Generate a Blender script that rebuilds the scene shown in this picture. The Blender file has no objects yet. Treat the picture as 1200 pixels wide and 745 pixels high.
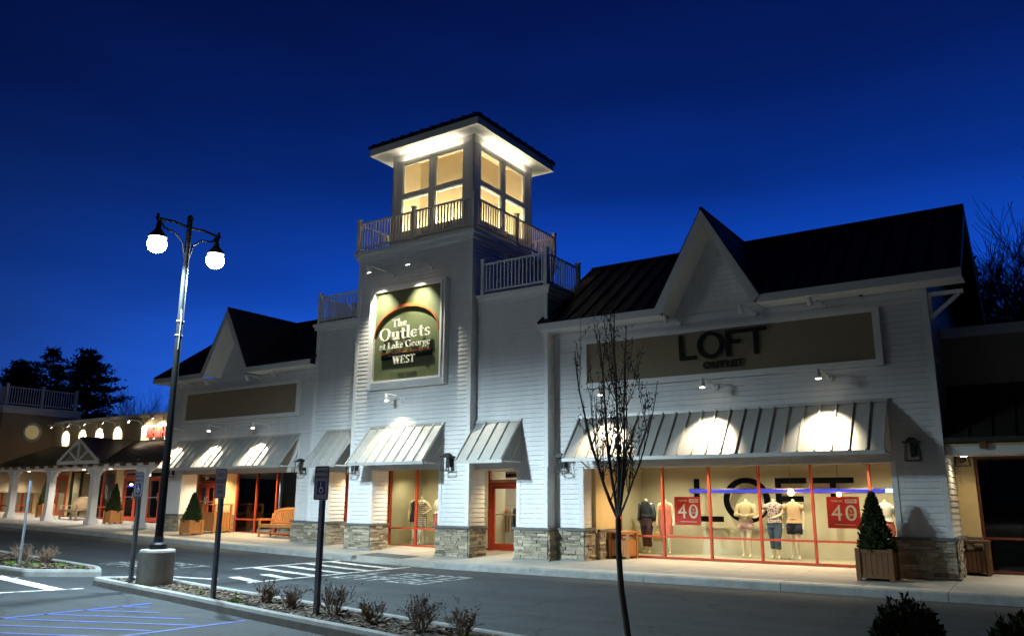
import bpy, math, random
from mathutils import Vector, Matrix
random.seed(7)
scene = bpy.context.scene
col = scene.collection
R = math.radians
V = Vector

# ------------------------------------------------------------------ helpers
def G(x):                                  # the car park climbs gently towards the far left
    u = -15 - x
    return 0.0 if u <= -1.5 else (.024*u if u > 1.5 else .024*(u+1.5)**2/6)
KERB_Y = 17.1
def S(x, y):                               # sidewalk height
    return G(x) + .16 + .03*(min(y, 21.0) - KERB_Y)

class MB:
    def __init__(s): s.v = []; s.f = []; s.c = []; s.cur = None
    def _add(s, vs, fs):
        o = len(s.v); s.v += [tuple(p) for p in vs]
        for f in fs:
            s.f.append(tuple(i+o for i in f)); s.c.append(s.cur)
    def poly(s, *pts): s._add(pts, [tuple(range(len(pts)))])
    def box(s, x0, x1, y0, y1, z0, z1):
        s.obox(V((x0, y0, z0)), V((x1-x0, 0, 0)), V((0, y1-y0, 0)), V((0, 0, z1-z0)))
    def obox(s, o, u, v, w):
        o = V(o); u = V(u); v = V(v); w = V(w)
        p = [o, o+u, o+u+v, o+v, o+w, o+u+w, o+u+v+w, o+v+w]
        s._add(p, [(3,2,1,0),(4,5,6,7),(0,1,5,4),(1,2,6,5),(2,3,7,6),(3,0,4,7)])
    def bar(s, a, b, w, h, up=(0,0,1)):    # a square bar from a to b
        a = V(a); b = V(b); d = (b-a).normalized(); up = V(up)
        if abs(d.dot(up)) > .98: up = V((0,1,0))
        r = d.cross(up).normalized(); t = r.cross(d)
        s.obox(a - r*w/2 - t*h/2, b-a, r*w, t*h)
    def prism(s, pts, vec):
        n = len(pts); vec = V(vec)
        a = [V(p) for p in pts]; b = [p+vec for p in a]
        s._add(a+b, [tuple(range(n-1,-1,-1)), tuple(range(n,2*n))] + [(i,(i+1)%n,n+(i+1)%n,n+i) for i in range(n)])
    def tube(s, pts, rad, n=6, cap=True):
        pts = [V(p) for p in pts]
        if not hasattr(rad, '__len__'): rad = [rad]*len(pts)
        vs = []; fs = []; ref = None
        for i, p in enumerate(pts):
            d = (pts[min(i+1,len(pts)-1)] - pts[max(i-1,0)])
            d = d.normalized() if d.length > 1e-9 else V((0,0,1))
            if ref is None:
                ref = d.cross(V((.31,.95,.07)))
                if ref.length < .1: ref = d.cross(V((1,0,0)))
            a = (ref - d*ref.dot(d)).normalized(); b = d.cross(a); ref = a
            for k in range(n):
                t = 2*math.pi*k/n
                vs.append(p + (a*math.cos(t) + b*math.sin(t))*rad[i])
        for i in range(len(pts)-1):
            for k in range(n):
                fs.append((i*n+k, i*n+(k+1)%n, (i+1)*n+(k+1)%n, (i+1)*n+k))
        if cap:
            fs.append(tuple(range(n-1,-1,-1))); fs.append(tuple(range((len(pts)-1)*n, len(pts)*n)))
        s._add(vs, fs)
    def loft(s, rings, n=14, cap=True):    # rings of (z, cx, cy, rx, ry)
        vs = []; fs = []
        for (z,cx,cy,rx,ry) in rings:
            for k in range(n):
                t = 2*math.pi*k/n; vs.append((cx+rx*math.cos(t), cy+ry*math.sin(t), z))
        m = len(rings)
        for i in range(m-1):
            for k in range(n): fs.append((i*n+k, i*n+(k+1)%n, (i+1)*n+(k+1)%n, (i+1)*n+k))
        if cap: fs += [tuple(range(n-1,-1,-1)), tuple(range((m-1)*n, m*n))]
        s._add(vs, fs)
    def lathe(s, c, prof, n=20):           # prof of (r, z)
        s.loft([(c[2]+z, c[0], c[1], r, r) for r, z in prof], n)
    def ring(s, c, ro, ri, d, n=40, sx=1, ax='y'):      # flat annulus in XZ plane, depth d along y
        vs = []; fs = []
        for k in range(n):
            t = 2*math.pi*k/n; cs, sn = math.cos(t), math.sin(t)
            for r in (ro, ri):
                for y in (0, d): vs.append((c[0]+sx*r*cs, c[1]+y, c[2]+r*sn) if ax == 'y' else (c[0]+y, c[1]+r*cs, c[2]+r*sn))
        for k in range(n):
            a = 4*k; b = 4*((k+1)%n)
            fs += [(a,b,b+2,a+2),(a+1,a+3,b+3,b+1),(a,a+1,b+1,b),(a+2,b+2,b+3,a+3)]
        s._add(vs, fs)
    def build(s, name, mat, parent=None, smooth=False, local=False, recalc=False):
        me = bpy.data.meshes.new(name)
        o = V((0,0,0))
        if parent is not None and not local: o = ORG.get(parent.name, V((0,0,0)))
        me.from_pydata([(p[0]-o.x, p[1]-o.y, p[2]-o.z) for p in s.v], [], s.f)
        if any(c is not None for c in s.c):
            at = me.color_attributes.new('tone', 'FLOAT_COLOR', 'CORNER')
            i = 0
            for f, c in zip(s.f, s.c):
                c = c if c is not None else 1.0
                for _ in f:
                    at.data[i].color = (c, c, c, 1); i += 1
        if smooth: me.shade_smooth()
        me.materials.append(mat)
        ob = bpy.data.objects.new(name, me); col.objects.link(ob)
        if parent is not None:
            ob.parent = parent; ORG[ob.name] = o
        return ob
def each(mb, name, m, parent):
    """one object per separate piece"""
    par = list(range(len(mb.v)))
    def find(a):
        while par[a] != a: par[a] = par[par[a]]; a = par[a]
        return a
    for f in mb.f:
        for i in f[1:]: par[find(i)] = find(f[0])
    gr = {}
    for f, c in zip(mb.f, mb.c): gr.setdefault(find(f[0]), []).append((f,c))
    out = []
    for fs in gr.values():
        n = MB(); mp = {}
        for f, c in fs:
            for i in f:
                if i not in mp: mp[i] = len(n.v); n.v.append(mb.v[i])
            n.f.append(tuple(mp[i] for i in f)); n.c.append(c)
        out.append(n.build(name, m, parent))
    return out
ORG = {}
def tag(o, label=None, cat=None, group=None, kind=None):
    if label: o['label'] = label
    if cat: o['category'] = cat
    if group: o['group'] = group
    if kind: o['kind'] = kind
    return o
def thing(name, label, cat, loc=(0,0,0), group=None, rz=0):
    o = bpy.data.objects.new(name, None); col.objects.link(o)
    o.empty_display_size = .2; o.location = loc; o.rotation_euler = (0,0,rz)
    ORG[o.name] = V(loc)
    return tag(o, label, cat, group)
def copy_tree(o, parent=None):
    c = o.copy(); col.objects.link(c)
    if parent is not None: c.parent = parent
    ORG[c.name] = ORG.get(o.name, V((0,0,0)))
    for ch in [x for x in bpy.data.objects if x.parent == o]: copy_tree(ch, c)
    return c
def dup(root, loc, rz, label):
    c = copy_tree(root); c.location = loc; c.rotation_euler = (0,0,rz); c['label'] = label
    ORG[c.name] = V(loc)
    return c
def struct(name, mb, mat, kind='structure', **k): return tag(mb.build(name, mat, **k), kind=kind)

# ------------------------------------------------------------------ materials
def mat(name, color, rough=.6, metal=0, var=.12, nscale=6, bump=0, bscale=60, tone=False, spec=.5, coords='Object', emit=None, stretch=None):
    m = bpy.data.materials.new(name); m.use_nodes = True
    nt = m.node_tree; N = nt.nodes; L = nt.links
    b = N['Principled BSDF']
    b.inputs['Roughness'].default_value = rough; b.inputs['Metallic'].default_value = metal
    b.inputs['Specular IOR Level'].default_value = spec
    tc = N.new('ShaderNodeTexCoord'); src = tc.outputs[coords]
    if stretch:
        mp = N.new('ShaderNodeMapping'); mp.inputs['Scale'].default_value = stretch
        L.new(src, mp.inputs['Vector']); src = mp.outputs[0]
    no = N.new('ShaderNodeTexNoise'); no.inputs['Scale'].default_value = nscale; no.inputs['Detail'].default_value = 6
    no.inputs['Roughness'].default_value = .65
    L.new(src, no.inputs['Vector'])
    mr = N.new('ShaderNodeMapRange'); mr.inputs[1].default_value = .25; mr.inputs[2].default_value = .75
    mr.inputs[3].default_value = 1-var; mr.inputs[4].default_value = 1+var
    L.new(no.outputs['Fac'], mr.inputs[0])
    mx = N.new('ShaderNodeMix'); mx.data_type = 'RGBA'; mx.blend_type = 'MULTIPLY'; mx.inputs[0].default_value = 1
    mx.inputs[6].default_value = (*color, 1)
    L.new(mr.outputs[0], mx.inputs[7]); out = mx.outputs[2]
    if tone:
        at = N.new('ShaderNodeAttribute'); at.attribute_name = 'tone'
        m2 = N.new('ShaderNodeMix'); m2.data_type = 'RGBA'; m2.blend_type = 'MULTIPLY'; m2.inputs[0].default_value = 1
        L.new(out, m2.inputs[6]); L.new(at.outputs['Color'], m2.inputs[7]); out = m2.outputs[2]
    L.new(out, b.inputs['Base Color'])
    if bump:
        n2 = N.new('ShaderNodeTexNoise'); n2.inputs['Scale'].default_value = bscale; n2.inputs['Detail'].default_value = 5
        L.new(src, n2.inputs['Vector'])
        bp = N.new('ShaderNodeBump'); bp.inputs['Strength'].default_value = bump; bp.inputs['Distance'].default_value = .02
        L.new(n2.outputs['Fac'], bp.inputs['Height']); L.new(bp.outputs[0], b.inputs['Normal'])
    if emit:
        b.inputs['Emission Color'].default_value = (*emit[0], 1); b.inputs['Emission Strength'].default_value = emit[1]
    return m
def glass_mat(name, tint=(.93,.95,.94), gl=1.0):
    m = bpy.data.materials.new(name); m.use_nodes = True
    nt = m.node_tree; N = nt.nodes; L = nt.links
    N.remove(N['Principled BSDF'])
    t = N.new('ShaderNodeBsdfTransparent'); t.inputs[0].default_value = (*tint,1)
    g = N.new('ShaderNodeBsdfGlossy'); g.inputs['Roughness'].default_value = .02; g.inputs['Color'].default_value = (gl,gl,gl,1)
    f = N.new('ShaderNodeFresnel'); f.inputs['IOR'].default_value = 1.5
    mx = N.new('ShaderNodeMixShader')
    L.new(f.outputs[0], mx.inputs[0]); L.new(t.outputs[0], mx.inputs[1]); L.new(g.outputs[0], mx.inputs[2])
    L.new(mx.outputs[0], N['Material Output'].inputs['Surface'])
    return m
def emis(name, c, s):
    m = bpy.data.materials.new(name); m.use_nodes = True
    N = m.node_tree.nodes; N.remove(N['Principled BSDF'])
    e = N.new('ShaderNodeEmission'); e.inputs[0].default_value = (*c,1); e.inputs[1].default_value = s
    m.node_tree.links.new(e.outputs[0], N['Material Output'].inputs['Surface'])
    return m
def wood_mat(name, c, stretch=(1,1,8)):
    return mat(name, c, rough=.45, var=.3, nscale=9, bump=.1, bscale=30, stretch=stretch)

M = {}
M['siding']  = mat('white_siding', (.66,.65,.645), rough=.55, var=.10, nscale=1.6, bump=.04, bscale=90, stretch=(1.6,1.6,.35))
M['trim']    = mat('white_trim', (.70,.69,.67), rough=.5, var=.05, nscale=3)
M['taupe']   = mat('taupe_siding', (.33,.26,.17), rough=.65, var=.07, nscale=2)
M['tan']     = mat('tan_stucco', (.40,.33,.22), rough=.85, var=.06, nscale=3, bump=.1, bscale=120)
M['beige']   = mat('beige_stucco', (.56,.43,.22), rough=.85, var=.06, nscale=3, bump=.1, bscale=150)
M['panel']   = mat('sign_band_panel', (.26,.205,.13), rough=.8, var=.06, nscale=2)
M['stone']   = mat('ledge_stone', (.33,.28,.205), rough=.9, var=.3, nscale=14, bump=.6, bscale=40, tone=True)
M['cap']     = mat('stone_cap', (.12,.12,.12), rough=.85, var=.2, nscale=12, bump=.3, bscale=60)
M['roof']    = mat('dark_metal_roof', (.016,.018,.024), rough=.55, var=.2, nscale=1.5, spec=.22)
M['galv']    = mat('galvanised_awning', (.46,.45,.43), rough=.42, metal=.35, var=.10, nscale=2.2)
M['blackroof'] = mat('black_metal_roof', (.035,.030,.024), rough=.45, var=.2, nscale=2)
M['bronze']  = mat('dark_bronze', (.035,.032,.03), rough=.45, metal=.3, var=.2)
M['black']   = mat('black_paint', (.013,.014,.017), rough=.5, var=.2, spec=.3)
M['nickel']  = mat('brushed_metal', (.55,.54,.52), rough=.35, metal=.8, var=.1)
M['red']     = mat('red_window_frame', (.36,.048,.018), rough=.42, var=.1, nscale=4)
M['glass']   = glass_mat('window_glass')
M['darkglass'] = glass_mat('tinted_glass', tint=(.75,.8,.8))
M['cedar']   = wood_mat('cedar_wood', (.42,.17,.045))
M['darkcedar'] = wood_mat('stained_wood', (.15,.068,.026))
M['teak']    = wood_mat('weathered_teak', (.36,.26,.15))
M['teakred'] = wood_mat('oiled_teak', (.46,.20,.06))
M['concrete'] = mat('sidewalk_concrete', (.31,.29,.255), rough=.9, var=.13, nscale=1.3, bump=.2, bscale=80)
M['kerb']    = mat('kerb_concrete', (.22,.225,.215), rough=.9, var=.28, nscale=3.5, bump=.35, bscale=70)
M['pier']    = mat('lamp_base_concrete', (.27,.25,.23), rough=.9, var=.22, nscale=5, bump=.35, bscale=50, stretch=(1.5,1.5,.6))
M['paintw']  = mat('road_paint_white', (.62,.62,.60), rough=.75, var=.22, nscale=14)
M['paintb']  = mat('road_paint_blue', (.020,.066,.36), rough=.75, var=.35, nscale=14)
def worn(m, lo, hi, dark):
    nt = m.node_tree; N = nt.nodes; L = nt.links; b = N['Principled BSDF']
    tc = [n for n in N if n.type == 'TEX_COORD'][0]; src = b.inputs['Base Color'].links[0].from_socket
    n = N.new('ShaderNodeTexNoise'); n.inputs['Scale'].default_value = 7; n.inputs['Detail'].default_value = 8; n.inputs['Roughness'].default_value = .75
    L.new(tc.outputs['Object'], n.inputs['Vector'])
    r = N.new('ShaderNodeMapRange'); r.inputs[1].default_value = lo; r.inputs[2].default_value = hi; L.new(n.outputs['Fac'], r.inputs[0])
    x = N.new('ShaderNodeMix'); x.data_type = 'RGBA'; x.inputs[6].default_value = (*dark,1)
    L.new(r.outputs[0], x.inputs[0]); L.new(src, x.inputs[7]); L.new(x.outputs[2], b.inputs['Base Color'])
worn(M['paintw'], .38, .54, (.07,.07,.07)); M['paintold'] = mat('old_road_paint', (.50,.50,.49), rough=.8, var=.3, nscale=9); worn(M['paintold'], .42, .62, (.06,.06,.06)); worn(M['paintb'], .36, .54, (.035,.04,.06))
M['mulch']   = mat('bark_mulch', (.045,.030,.019), rough=1, var=.6, nscale=45, bump=1, bscale=60)
M['bark']    = mat('grey_bark', (.065,.052,.042), rough=.95, var=.3, nscale=25, bump=.4, bscale=60)
M['twig']    = mat('dry_twigs', (.19,.125,.085), rough=.95, var=.4, nscale=20)
M['leaf']    = mat('cypress_leaf', (.034,.050,.016), spec=.15, rough=.85, var=.5, nscale=20, tone=True)
M['darkleaf'] = mat('dark_evergreen_leaf', (.012,.017,.006), spec=.1, rough=.9, var=.5, nscale=20, tone=True)
M['grass']   = mat('fresh_grass', (.10,.19,.02), rough=.8, var=.4, nscale=30)
M['pine']    = mat('pine_needles', (.018,.026,.014), rough=.9, var=.4, nscale=3)
M['plastic'] = mat('mannequin_shell', (.72,.64,.46), rough=.45, var=.03)
M['dispwall'] = mat('display_wall', (.50,.47,.34), rough=.8, var=.04, nscale=1.5)
M['dispfloor'] = mat('display_floor', (.55,.50,.36), rough=.6, var=.08)
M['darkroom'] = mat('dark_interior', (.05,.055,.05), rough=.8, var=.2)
M['curtain'] = mat('beige_curtain', (.40,.36,.26), rough=.9, var=.12, nscale=4)
M['letter']  = mat('charcoal_letter', (.012,.012,.013), rough=.7, spec=.2)
M['cream']   = mat('cream_letter', (.85,.83,.72), rough=.5, var=.03)
M['green']   = mat('sage_sign_face', (.10,.115,.052), rough=.6, var=.05)
M['orange']  = mat('copper_orange', (.42,.12,.03), rough=.5)
M['posterred'] = mat('poster_red', (.62,.035,.022), rough=.5, var=.04)
M['posterwhite'] = mat('poster_white', (.78,.82,.66), rough=.5, var=.03)
M['signwhite'] = mat('sign_sheeting', (.30,.29,.33), rough=.55, var=.08)
M['signred'] = mat('sign_red', (.16,.03,.025), rough=.6)
M['signblue'] = mat('sign_blue', (.012,.02,.16), rough=.5)
M['signback'] = mat('sign_dark', (.035,.04,.075), rough=.6)
M['galvpost'] = mat('sign_post_steel', (.17,.18,.21), rough=.5, metal=.5, var=.25, nscale=14, bump=.2)
M['lamp']    = emis('lamp_lens', (.80,.90,1.0), 45)
M['spotlens'] = emis('spot_lens', (1,.86,.62), 14)
M['neon']    = emis('blue_glow', (.06,.08,1.0), .75)  # also the glow of the strip standing for a reflection
M['glowpale']   = emis('pale_glow', (.35,.6,1.0), 2.2)
M['bulb']    = emis('amber_bulb', (1,.42,.12), 7)
M['bulbw']   = emis('white_bulb', (1,.93,.75), 3)
M['tube']    = emis('white_lit_panel', (.95,.97,1), 2.5)
for k, c in dict(denim=(.055,.075,.10), plum=(.055,.022,.035), coral=(.62,.17,.12), knit=(.50,.42,.25), pinkshort=(.62,.42,.38), floral=(.30,.20,.22), navy=(.015,.02,.045), jean=(.06,.10,.15), peach=(.60,.42,.25), white=(.7,.68,.62), stripe=(.23,.20,.17), straw=(.42,.30,.08), dots=(.02,.02,.02)).items():
    M[k] = mat('cloth_'+k, c, rough=.85, var=.15, nscale=30)
def patterned(name, kind, c1, c2, scale):
    m = mat(name, c1, rough=.85); nt = m.node_tree; N = nt.nodes; L = nt.links
    tc = [n for n in N if n.type == 'TEX_COORD'][0]
    if kind == 'wave':
        t = N.new('ShaderNodeTexWave'); t.bands_direction = 'Z'; t.inputs['Scale'].default_value = scale; o = t.outputs['Fac']
    else:
        t = N.new('ShaderNodeTexVoronoi'); t.inputs['Scale'].default_value = scale; t.inputs['Randomness'].default_value = .6; o = t.outputs['Distance']
    L.new(tc.outputs['Object'], t.inputs['Vector'])
    r = N.new('ShaderNodeValToRGB'); r.color_ramp.interpolation = 'CONSTANT'
    r.color_ramp.elements[0].color = (*c2,1); r.color_ramp.elements[1].color = (*c1,1); r.color_ramp.elements[1].position = .38 if kind != 'wave' else .4
    L.new(o, r.inputs[0]); L.new(r.outputs[0], N['Principled BSDF'].inputs['Base Color'])
    return m
M['stripe'] = patterned('cloth_striped', 'wave', (.20,.17,.15), (.55,.50,.40), 5)
M['dots'] = patterned('cloth_dotted', 'vor', (.02,.02,.022), (.6,.56,.48), 20)
M['floral'] = patterned('cloth_floral', 'vor', (.50,.40,.36), (.10,.09,.16), 16)
# asphalt
def asphalt():
    m = mat('asphalt', (.025,.030,.035), rough=.82, var=.22, nscale=.55, bump=.8, bscale=150)
    nt = m.node_tree; N = nt.nodes; L = nt.links; b = N['Principled BSDF']
    tc = [n for n in N if n.type == 'TEX_COORD'][0]
    base = b.inputs['Base Color'].links[0].from_socket
    n = N.new('ShaderNodeTexNoise'); n.inputs['Scale'].default_value = 34; n.inputs['Detail'].default_value = 9; n.inputs['Roughness'].default_value = .85
    L.new(tc.outputs['Object'], n.inputs['Vector'])
    r = N.new('ShaderNodeMapRange'); r.inputs[1].default_value = .3; r.inputs[2].default_value = .75; r.inputs[3].default_value = .5; r.inputs[4].default_value = 1.8
    L.new(n.outputs['Fac'], r.inputs[0])
    # long soft wheel and seam marks along the drive
    mp = N.new('ShaderNodeMapping'); mp.inputs['Scale'].default_value = (.05, 1.5, 1)
    L.new(tc.outputs['Object'], mp.inputs['Vector'])
    n2 = N.new('ShaderNodeTexNoise'); n2.inputs['Scale'].default_value = 1.0; n2.inputs['Detail'].default_value = 3
    L.new(mp.outputs[0], n2.inputs['Vector'])
    r2 = N.new('ShaderNodeMapRange'); r2.inputs[1].default_value = .3; r2.inputs[2].default_value = .7; r2.inputs[3].default_value = .78; r2.inputs[4].default_value = 1.22
    L.new(n2.outputs['Fac'], r2.inputs[0])
    mu = N.new('ShaderNodeMath'); mu.operation = 'MULTIPLY'; L.new(r.outputs[0], mu.inputs[0]); L.new(r2.outputs[0], mu.inputs[1])
    x = N.new('ShaderNodeMix'); x.data_type = 'RGBA'; x.blend_type = 'MULTIPLY'; x.inputs[0].default_value = 1
    L.new(base, x.inputs[6]); L.new(mu.outputs[0], x.inputs[7]); L.new(x.outputs[2], b.inputs['Base Color'])
    # hairline cracks and darker oil spots with their own shapes
    v = N.new('ShaderNodeTexVoronoi'); v.feature = 'DISTANCE_TO_EDGE'; v.inputs['Scale'].default_value = .33
    nd = N.new('ShaderNodeTexNoise'); nd.inputs['Scale'].default_value = 1.3; nd.inputs['Detail'].default_value = 6
    L.new(tc.outputs['Object'], nd.inputs['Vector'])
    vm = N.new('ShaderNodeVectorMath'); vm.operation = 'ADD'; L.new(tc.outputs['Object'], vm.inputs[0]); L.new(nd.outputs['Color'], vm.inputs[1]); L.new(vm.outputs[0], v.inputs['Vector'])
    c = N.new('ShaderNodeMapRange'); c.inputs[1].default_value = .004; c.inputs[2].default_value = .016; c.inputs[3].default_value = .45; c.inputs[4].default_value = 1
    L.new(v.outputs['Distance'], c.inputs[0])
    ns = N.new('ShaderNodeTexNoise'); ns.inputs['Scale'].default_value = .9; ns.inputs['Detail'].default_value = 2
    L.new(tc.outputs['Object'], ns.inputs['Vector'])
    cs = N.new('ShaderNodeMapRange'); cs.inputs[1].default_value = .62; cs.inputs[2].default_value = .72; cs.inputs[3].default_value = 1; cs.inputs[4].default_value = .66
    L.new(ns.outputs['Fac'], cs.inputs[0])
    m5 = N.new('ShaderNodeMath'); m5.operation = 'MULTIPLY'; L.new(c.outputs[0], m5.inputs[0]); L.new(cs.outputs[0], m5.inputs[1])
    y = N.new('ShaderNodeMix'); y.data_type = 'RGBA'; y.blend_type = 'MULTIPLY'; y.inputs[0].default_value = 1
    L.new(x.outputs[2], y.inputs[6]); L.new(m5.outputs[0], y.inputs[7]); L.new(y.outputs[2], b.inputs['Base Color'])
    return m
M['asphalt'] = asphalt()

# ------------------------------------------------------------------ camera
f_px, yaw, pitch, roll = 942.14, -0.5941, 0.2229, 0.0054
fw = V((math.sin(yaw)*math.cos(pitch), math.cos(yaw)*math.cos(pitch), math.sin(pitch)))
rt = V((math.cos(yaw), -math.sin(yaw), 0)); up = rt.cross(fw)
r2 = rt*math.cos(roll) + up*math.sin(roll); u2 = up*math.cos(roll) - rt*math.sin(roll)
cam = bpy.data.cameras.new('camera'); cam.sensor_width = 36; cam.lens = f_px/1200*36; cam.clip_end = 3000; cam.clip_start = .05
co = bpy.data.objects.new('camera', cam); col.objects.link(co)
mm = Matrix.Identity(4)
for i in range(3): mm[i][0] = r2[i]; mm[i][1] = u2[i]; mm[i][2] = -fw[i]
mm[0][3], mm[1][3], mm[2][3] = 0, 0, 1.75
co.matrix_world = mm
scene.camera = co

# ------------------------------------------------------------------ world: deep dusk sky
w = bpy.data.worlds.new('World'); scene.world = w; w.use_nodes = True
nt = w.node_tree; N = nt.nodes; L = nt.links
bg = N['Background']
tc = N.new('ShaderNodeTexCoord'); sp = N.new('ShaderNodeSeparateXYZ'); L.new(tc.outputs['Generated'], sp.inputs[0])
def ramp(els):
    r = N.new('ShaderNodeValToRGB'); e = r.color_ramp.elements
    e[0].position, e[0].color = els[0][0], (*els[0][1],1); e[1].position, e[1].color = els[-1][0], (*els[-1][1],1)
    for p, c in els[1:-1]:
        k = e.new(p); k.color = (*c,1)
    return r
ra = ramp([(0,(.010,.034,.130)),(.12,(.007,.027,.135)),(.25,(.0025,.0135,.085)),(.42,(.0008,.0050,.043)),(.62,(.0004,.0024,.024)),(1,(.0003,.0015,.014))])
rb = ramp([(0,(.022,.125,.62)),(.12,(.010,.088,.56)),(.25,(.0030,.042,.33)),(.36,(.0012,.0165,.145)),(.48,(.0008,.0072,.070)),(.66,(.0005,.0026,.029)),(1,(.0003,.0015,.016))])
L.new(sp.outputs['Z'], ra.inputs[0]); L.new(sp.outputs['Z'], rb.inputs[0])
dt = N.new('ShaderNodeVectorMath'); dt.operation = 'DOT_PRODUCT'; dt.inputs[1].default_value = (-.21,.978,0)
L.new(tc.outputs['Generated'], dt.inputs[0])
mr = N.new('ShaderNodeMapRange'); mr.interpolation_type = 'SMOOTHSTEP'
mr.inputs[1].default_value = .42; mr.inputs[2].default_value = .96
L.new(dt.outputs['Value'], mr.inputs[0])
mx = N.new('ShaderNodeMix'); mx.data_type = 'RGBA'
L.new(mr.outputs[0], mx.inputs[0]); L.new(ra.outputs[0], mx.inputs[6]); L.new(rb.outputs[0], mx.inputs[7])
sky = N.new('ShaderNodeTexSky'); sky.sky_type = 'NISHITA'; sky.sun_disc = False
sky.sun_elevation = R(-4); sky.sun_rotation = R(80)
ad = N.new('ShaderNodeMix'); ad.data_type = 'RGBA'; ad.blend_type = 'ADD'; ad.inputs[0].default_value = .004
L.new(mx.outputs[2], ad.inputs[6]); L.new(sky.outputs[0], ad.inputs[7])
# thin dusk cloud streaks
mp = N.new('ShaderNodeMapping'); mp.inputs['Scale'].default_value = (1.5,1.5,7); L.new(tc.outputs['Generated'], mp.inputs[0])
cn = N.new('ShaderNodeTexNoise'); cn.inputs['Scale'].default_value = 1.6; cn.inputs['Detail'].default_value = 5; L.new(mp.outputs[0], cn.inputs['Vector'])
cr = N.new('ShaderNodeMapRange'); cr.inputs[1].default_value = .35; cr.inputs[2].default_value = .75; cr.inputs[3].default_value = 1.22; cr.inputs[4].default_value = .90
L.new(cn.outputs['Fac'], cr.inputs[0])
cm = N.new('ShaderNodeMix'); cm.data_type = 'RGBA'; cm.blend_type = 'MULTIPLY'; cm.inputs[0].default_value = 1
L.new(ad.outputs[2], cm.inputs[6]); L.new(cr.outputs[0], cm.inputs[7])
m3 = N.new('ShaderNodeMapRange'); m3.interpolation_type = 'SMOOTHSTEP'; m3.inputs[1].default_value = .02; m3.inputs[2].default_value = .62; m3.inputs[3].default_value = .08; m3.inputs[4].default_value = 1
L.new(dt.outputs['Value'], m3.inputs[0])
c3 = N.new('ShaderNodeMix'); c3.data_type = 'RGBA'; c3.blend_type = 'MULTIPLY'; c3.inputs[0].default_value = 1
L.new(cm.outputs[2], c3.inputs[6]); L.new(m3.outputs[0], c3.inputs[7])
L.new(c3.outputs[2], bg.inputs[0]); bg.inputs[1].default_value = 0.8

# ------------------------------------------------------------------ lights
def lamp(kind, loc, energy, color, aim=None, parent=None, name='lamp_light', **k):
    d = bpy.data.lights.new(name, kind); d.energy = energy; d.color = color
    for a, b in k.items(): setattr(d, a, b)
    o = bpy.data.objects.new(name, d); col.objects.link(o); o.location = loc
    if aim is not None:
        o.rotation_euler = (V(aim)-V(loc)).to_track_quat('-Z','Y').to_euler()
    if parent is not None:
        o.parent = parent; o.location = V(loc) - ORG[parent.name]
    return o

# ------------------------------------------------------------------ ground
def sheet(x0, x1, y0, y1, nx, ny, fz):
    mb = MB(); vs = []; fs = []
    for j in range(ny+1):
        for i in range(nx+1):
            x = x0+(x1-x0)*i/nx; y = y0+(y1-y0)*j/ny; vs.append((x, y, fz(x, y)))
    for j in range(ny):
        for i in range(nx):
            a = j*(nx+1)+i; fs.append((a,a+1,a+nx+2,a+nx+1))
    mb._add(vs, fs); return mb
def axis(lo, hi, fine):
    return sorted(set([lo, hi] + fine))
mb = MB()
xs = [-1500,-400,-160] + [-120+4*i for i in range(20)] + [-40+1.0*i for i in range(42)] + [6,20,80,400,1500]
ys = [-1500,-300,-60,-20] + [-8+3*i for i in range(10)] + [30,60,120,400,1500]
nx = len(xs)
mb._add([(x,y,G(max(x,-120))) for y in ys for x in xs], [(j*nx+i,j*nx+i+1,(j+1)*nx+i+1,(j+1)*nx+i) for j in range(len(ys)-1) for i in range(nx-1)])
struct('ground', mb, M['asphalt'], smooth=True)

# sidewalk with kerb in front of the shops: slabs separated by joints
mb = MB(); kb = MB()
X = -62.0
while X < 7.5:
    xa, xb = X+.006, X+1.5-.006
    ramp_ = -17.5 < X < -15.5
    for (ya, yb) in ((KERB_Y+.20, 18.65), (18.66, 20.10), (20.11, 23.2)):
        mb.obox(V((xa, ya, S(xa,ya)-.4)), V((xb-xa,0,S(xb,ya)-S(xa,ya))), V((0,yb-ya,S(xa,yb)-S(xa,ya))), V((0,0,.4)))
    kd = -.11 if ramp_ else 0
    if int((X+62)/1.5) % 2 == 0:
        za, zb = S(xa,KERB_Y), S(X+3,KERB_Y)
        prof = [(0,-.4),(.02,kd*1.0-.025),(.035,kd),(.195,kd),(.195,-.4)]
        pts = [V((xa, KERB_Y+p, za+z)) for p, z in prof]
        kb.prism(pts, (3-.012, 0, zb-za))
    X += 1.5
struct('sidewalk', mb, M['concrete'])
kb2 = struct('sidewalk_kerb', kb, M['kerb'])
mb = MB()
mb.obox(V((-16.9,17.32,S(-16.9,17.32)+.004)), V((1.6,0,S(-15.3,17.32)-S(-16.9,17.32))), V((0,.75,.0225)), V((0,0,.006)))
for i in range(24):
    for j in range(11):
        x = -16.87+i*.066; y = 17.36+j*.065
        mb.box(x,x+.03,y,y+.03,S(x,y)+.011,S(x,y)+.016)
tag(mb.build('tactile_mat', M['cap']), 'dark tactile warning mat set in the sidewalk at the end of the crosswalk', 'tactile mat')

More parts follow.
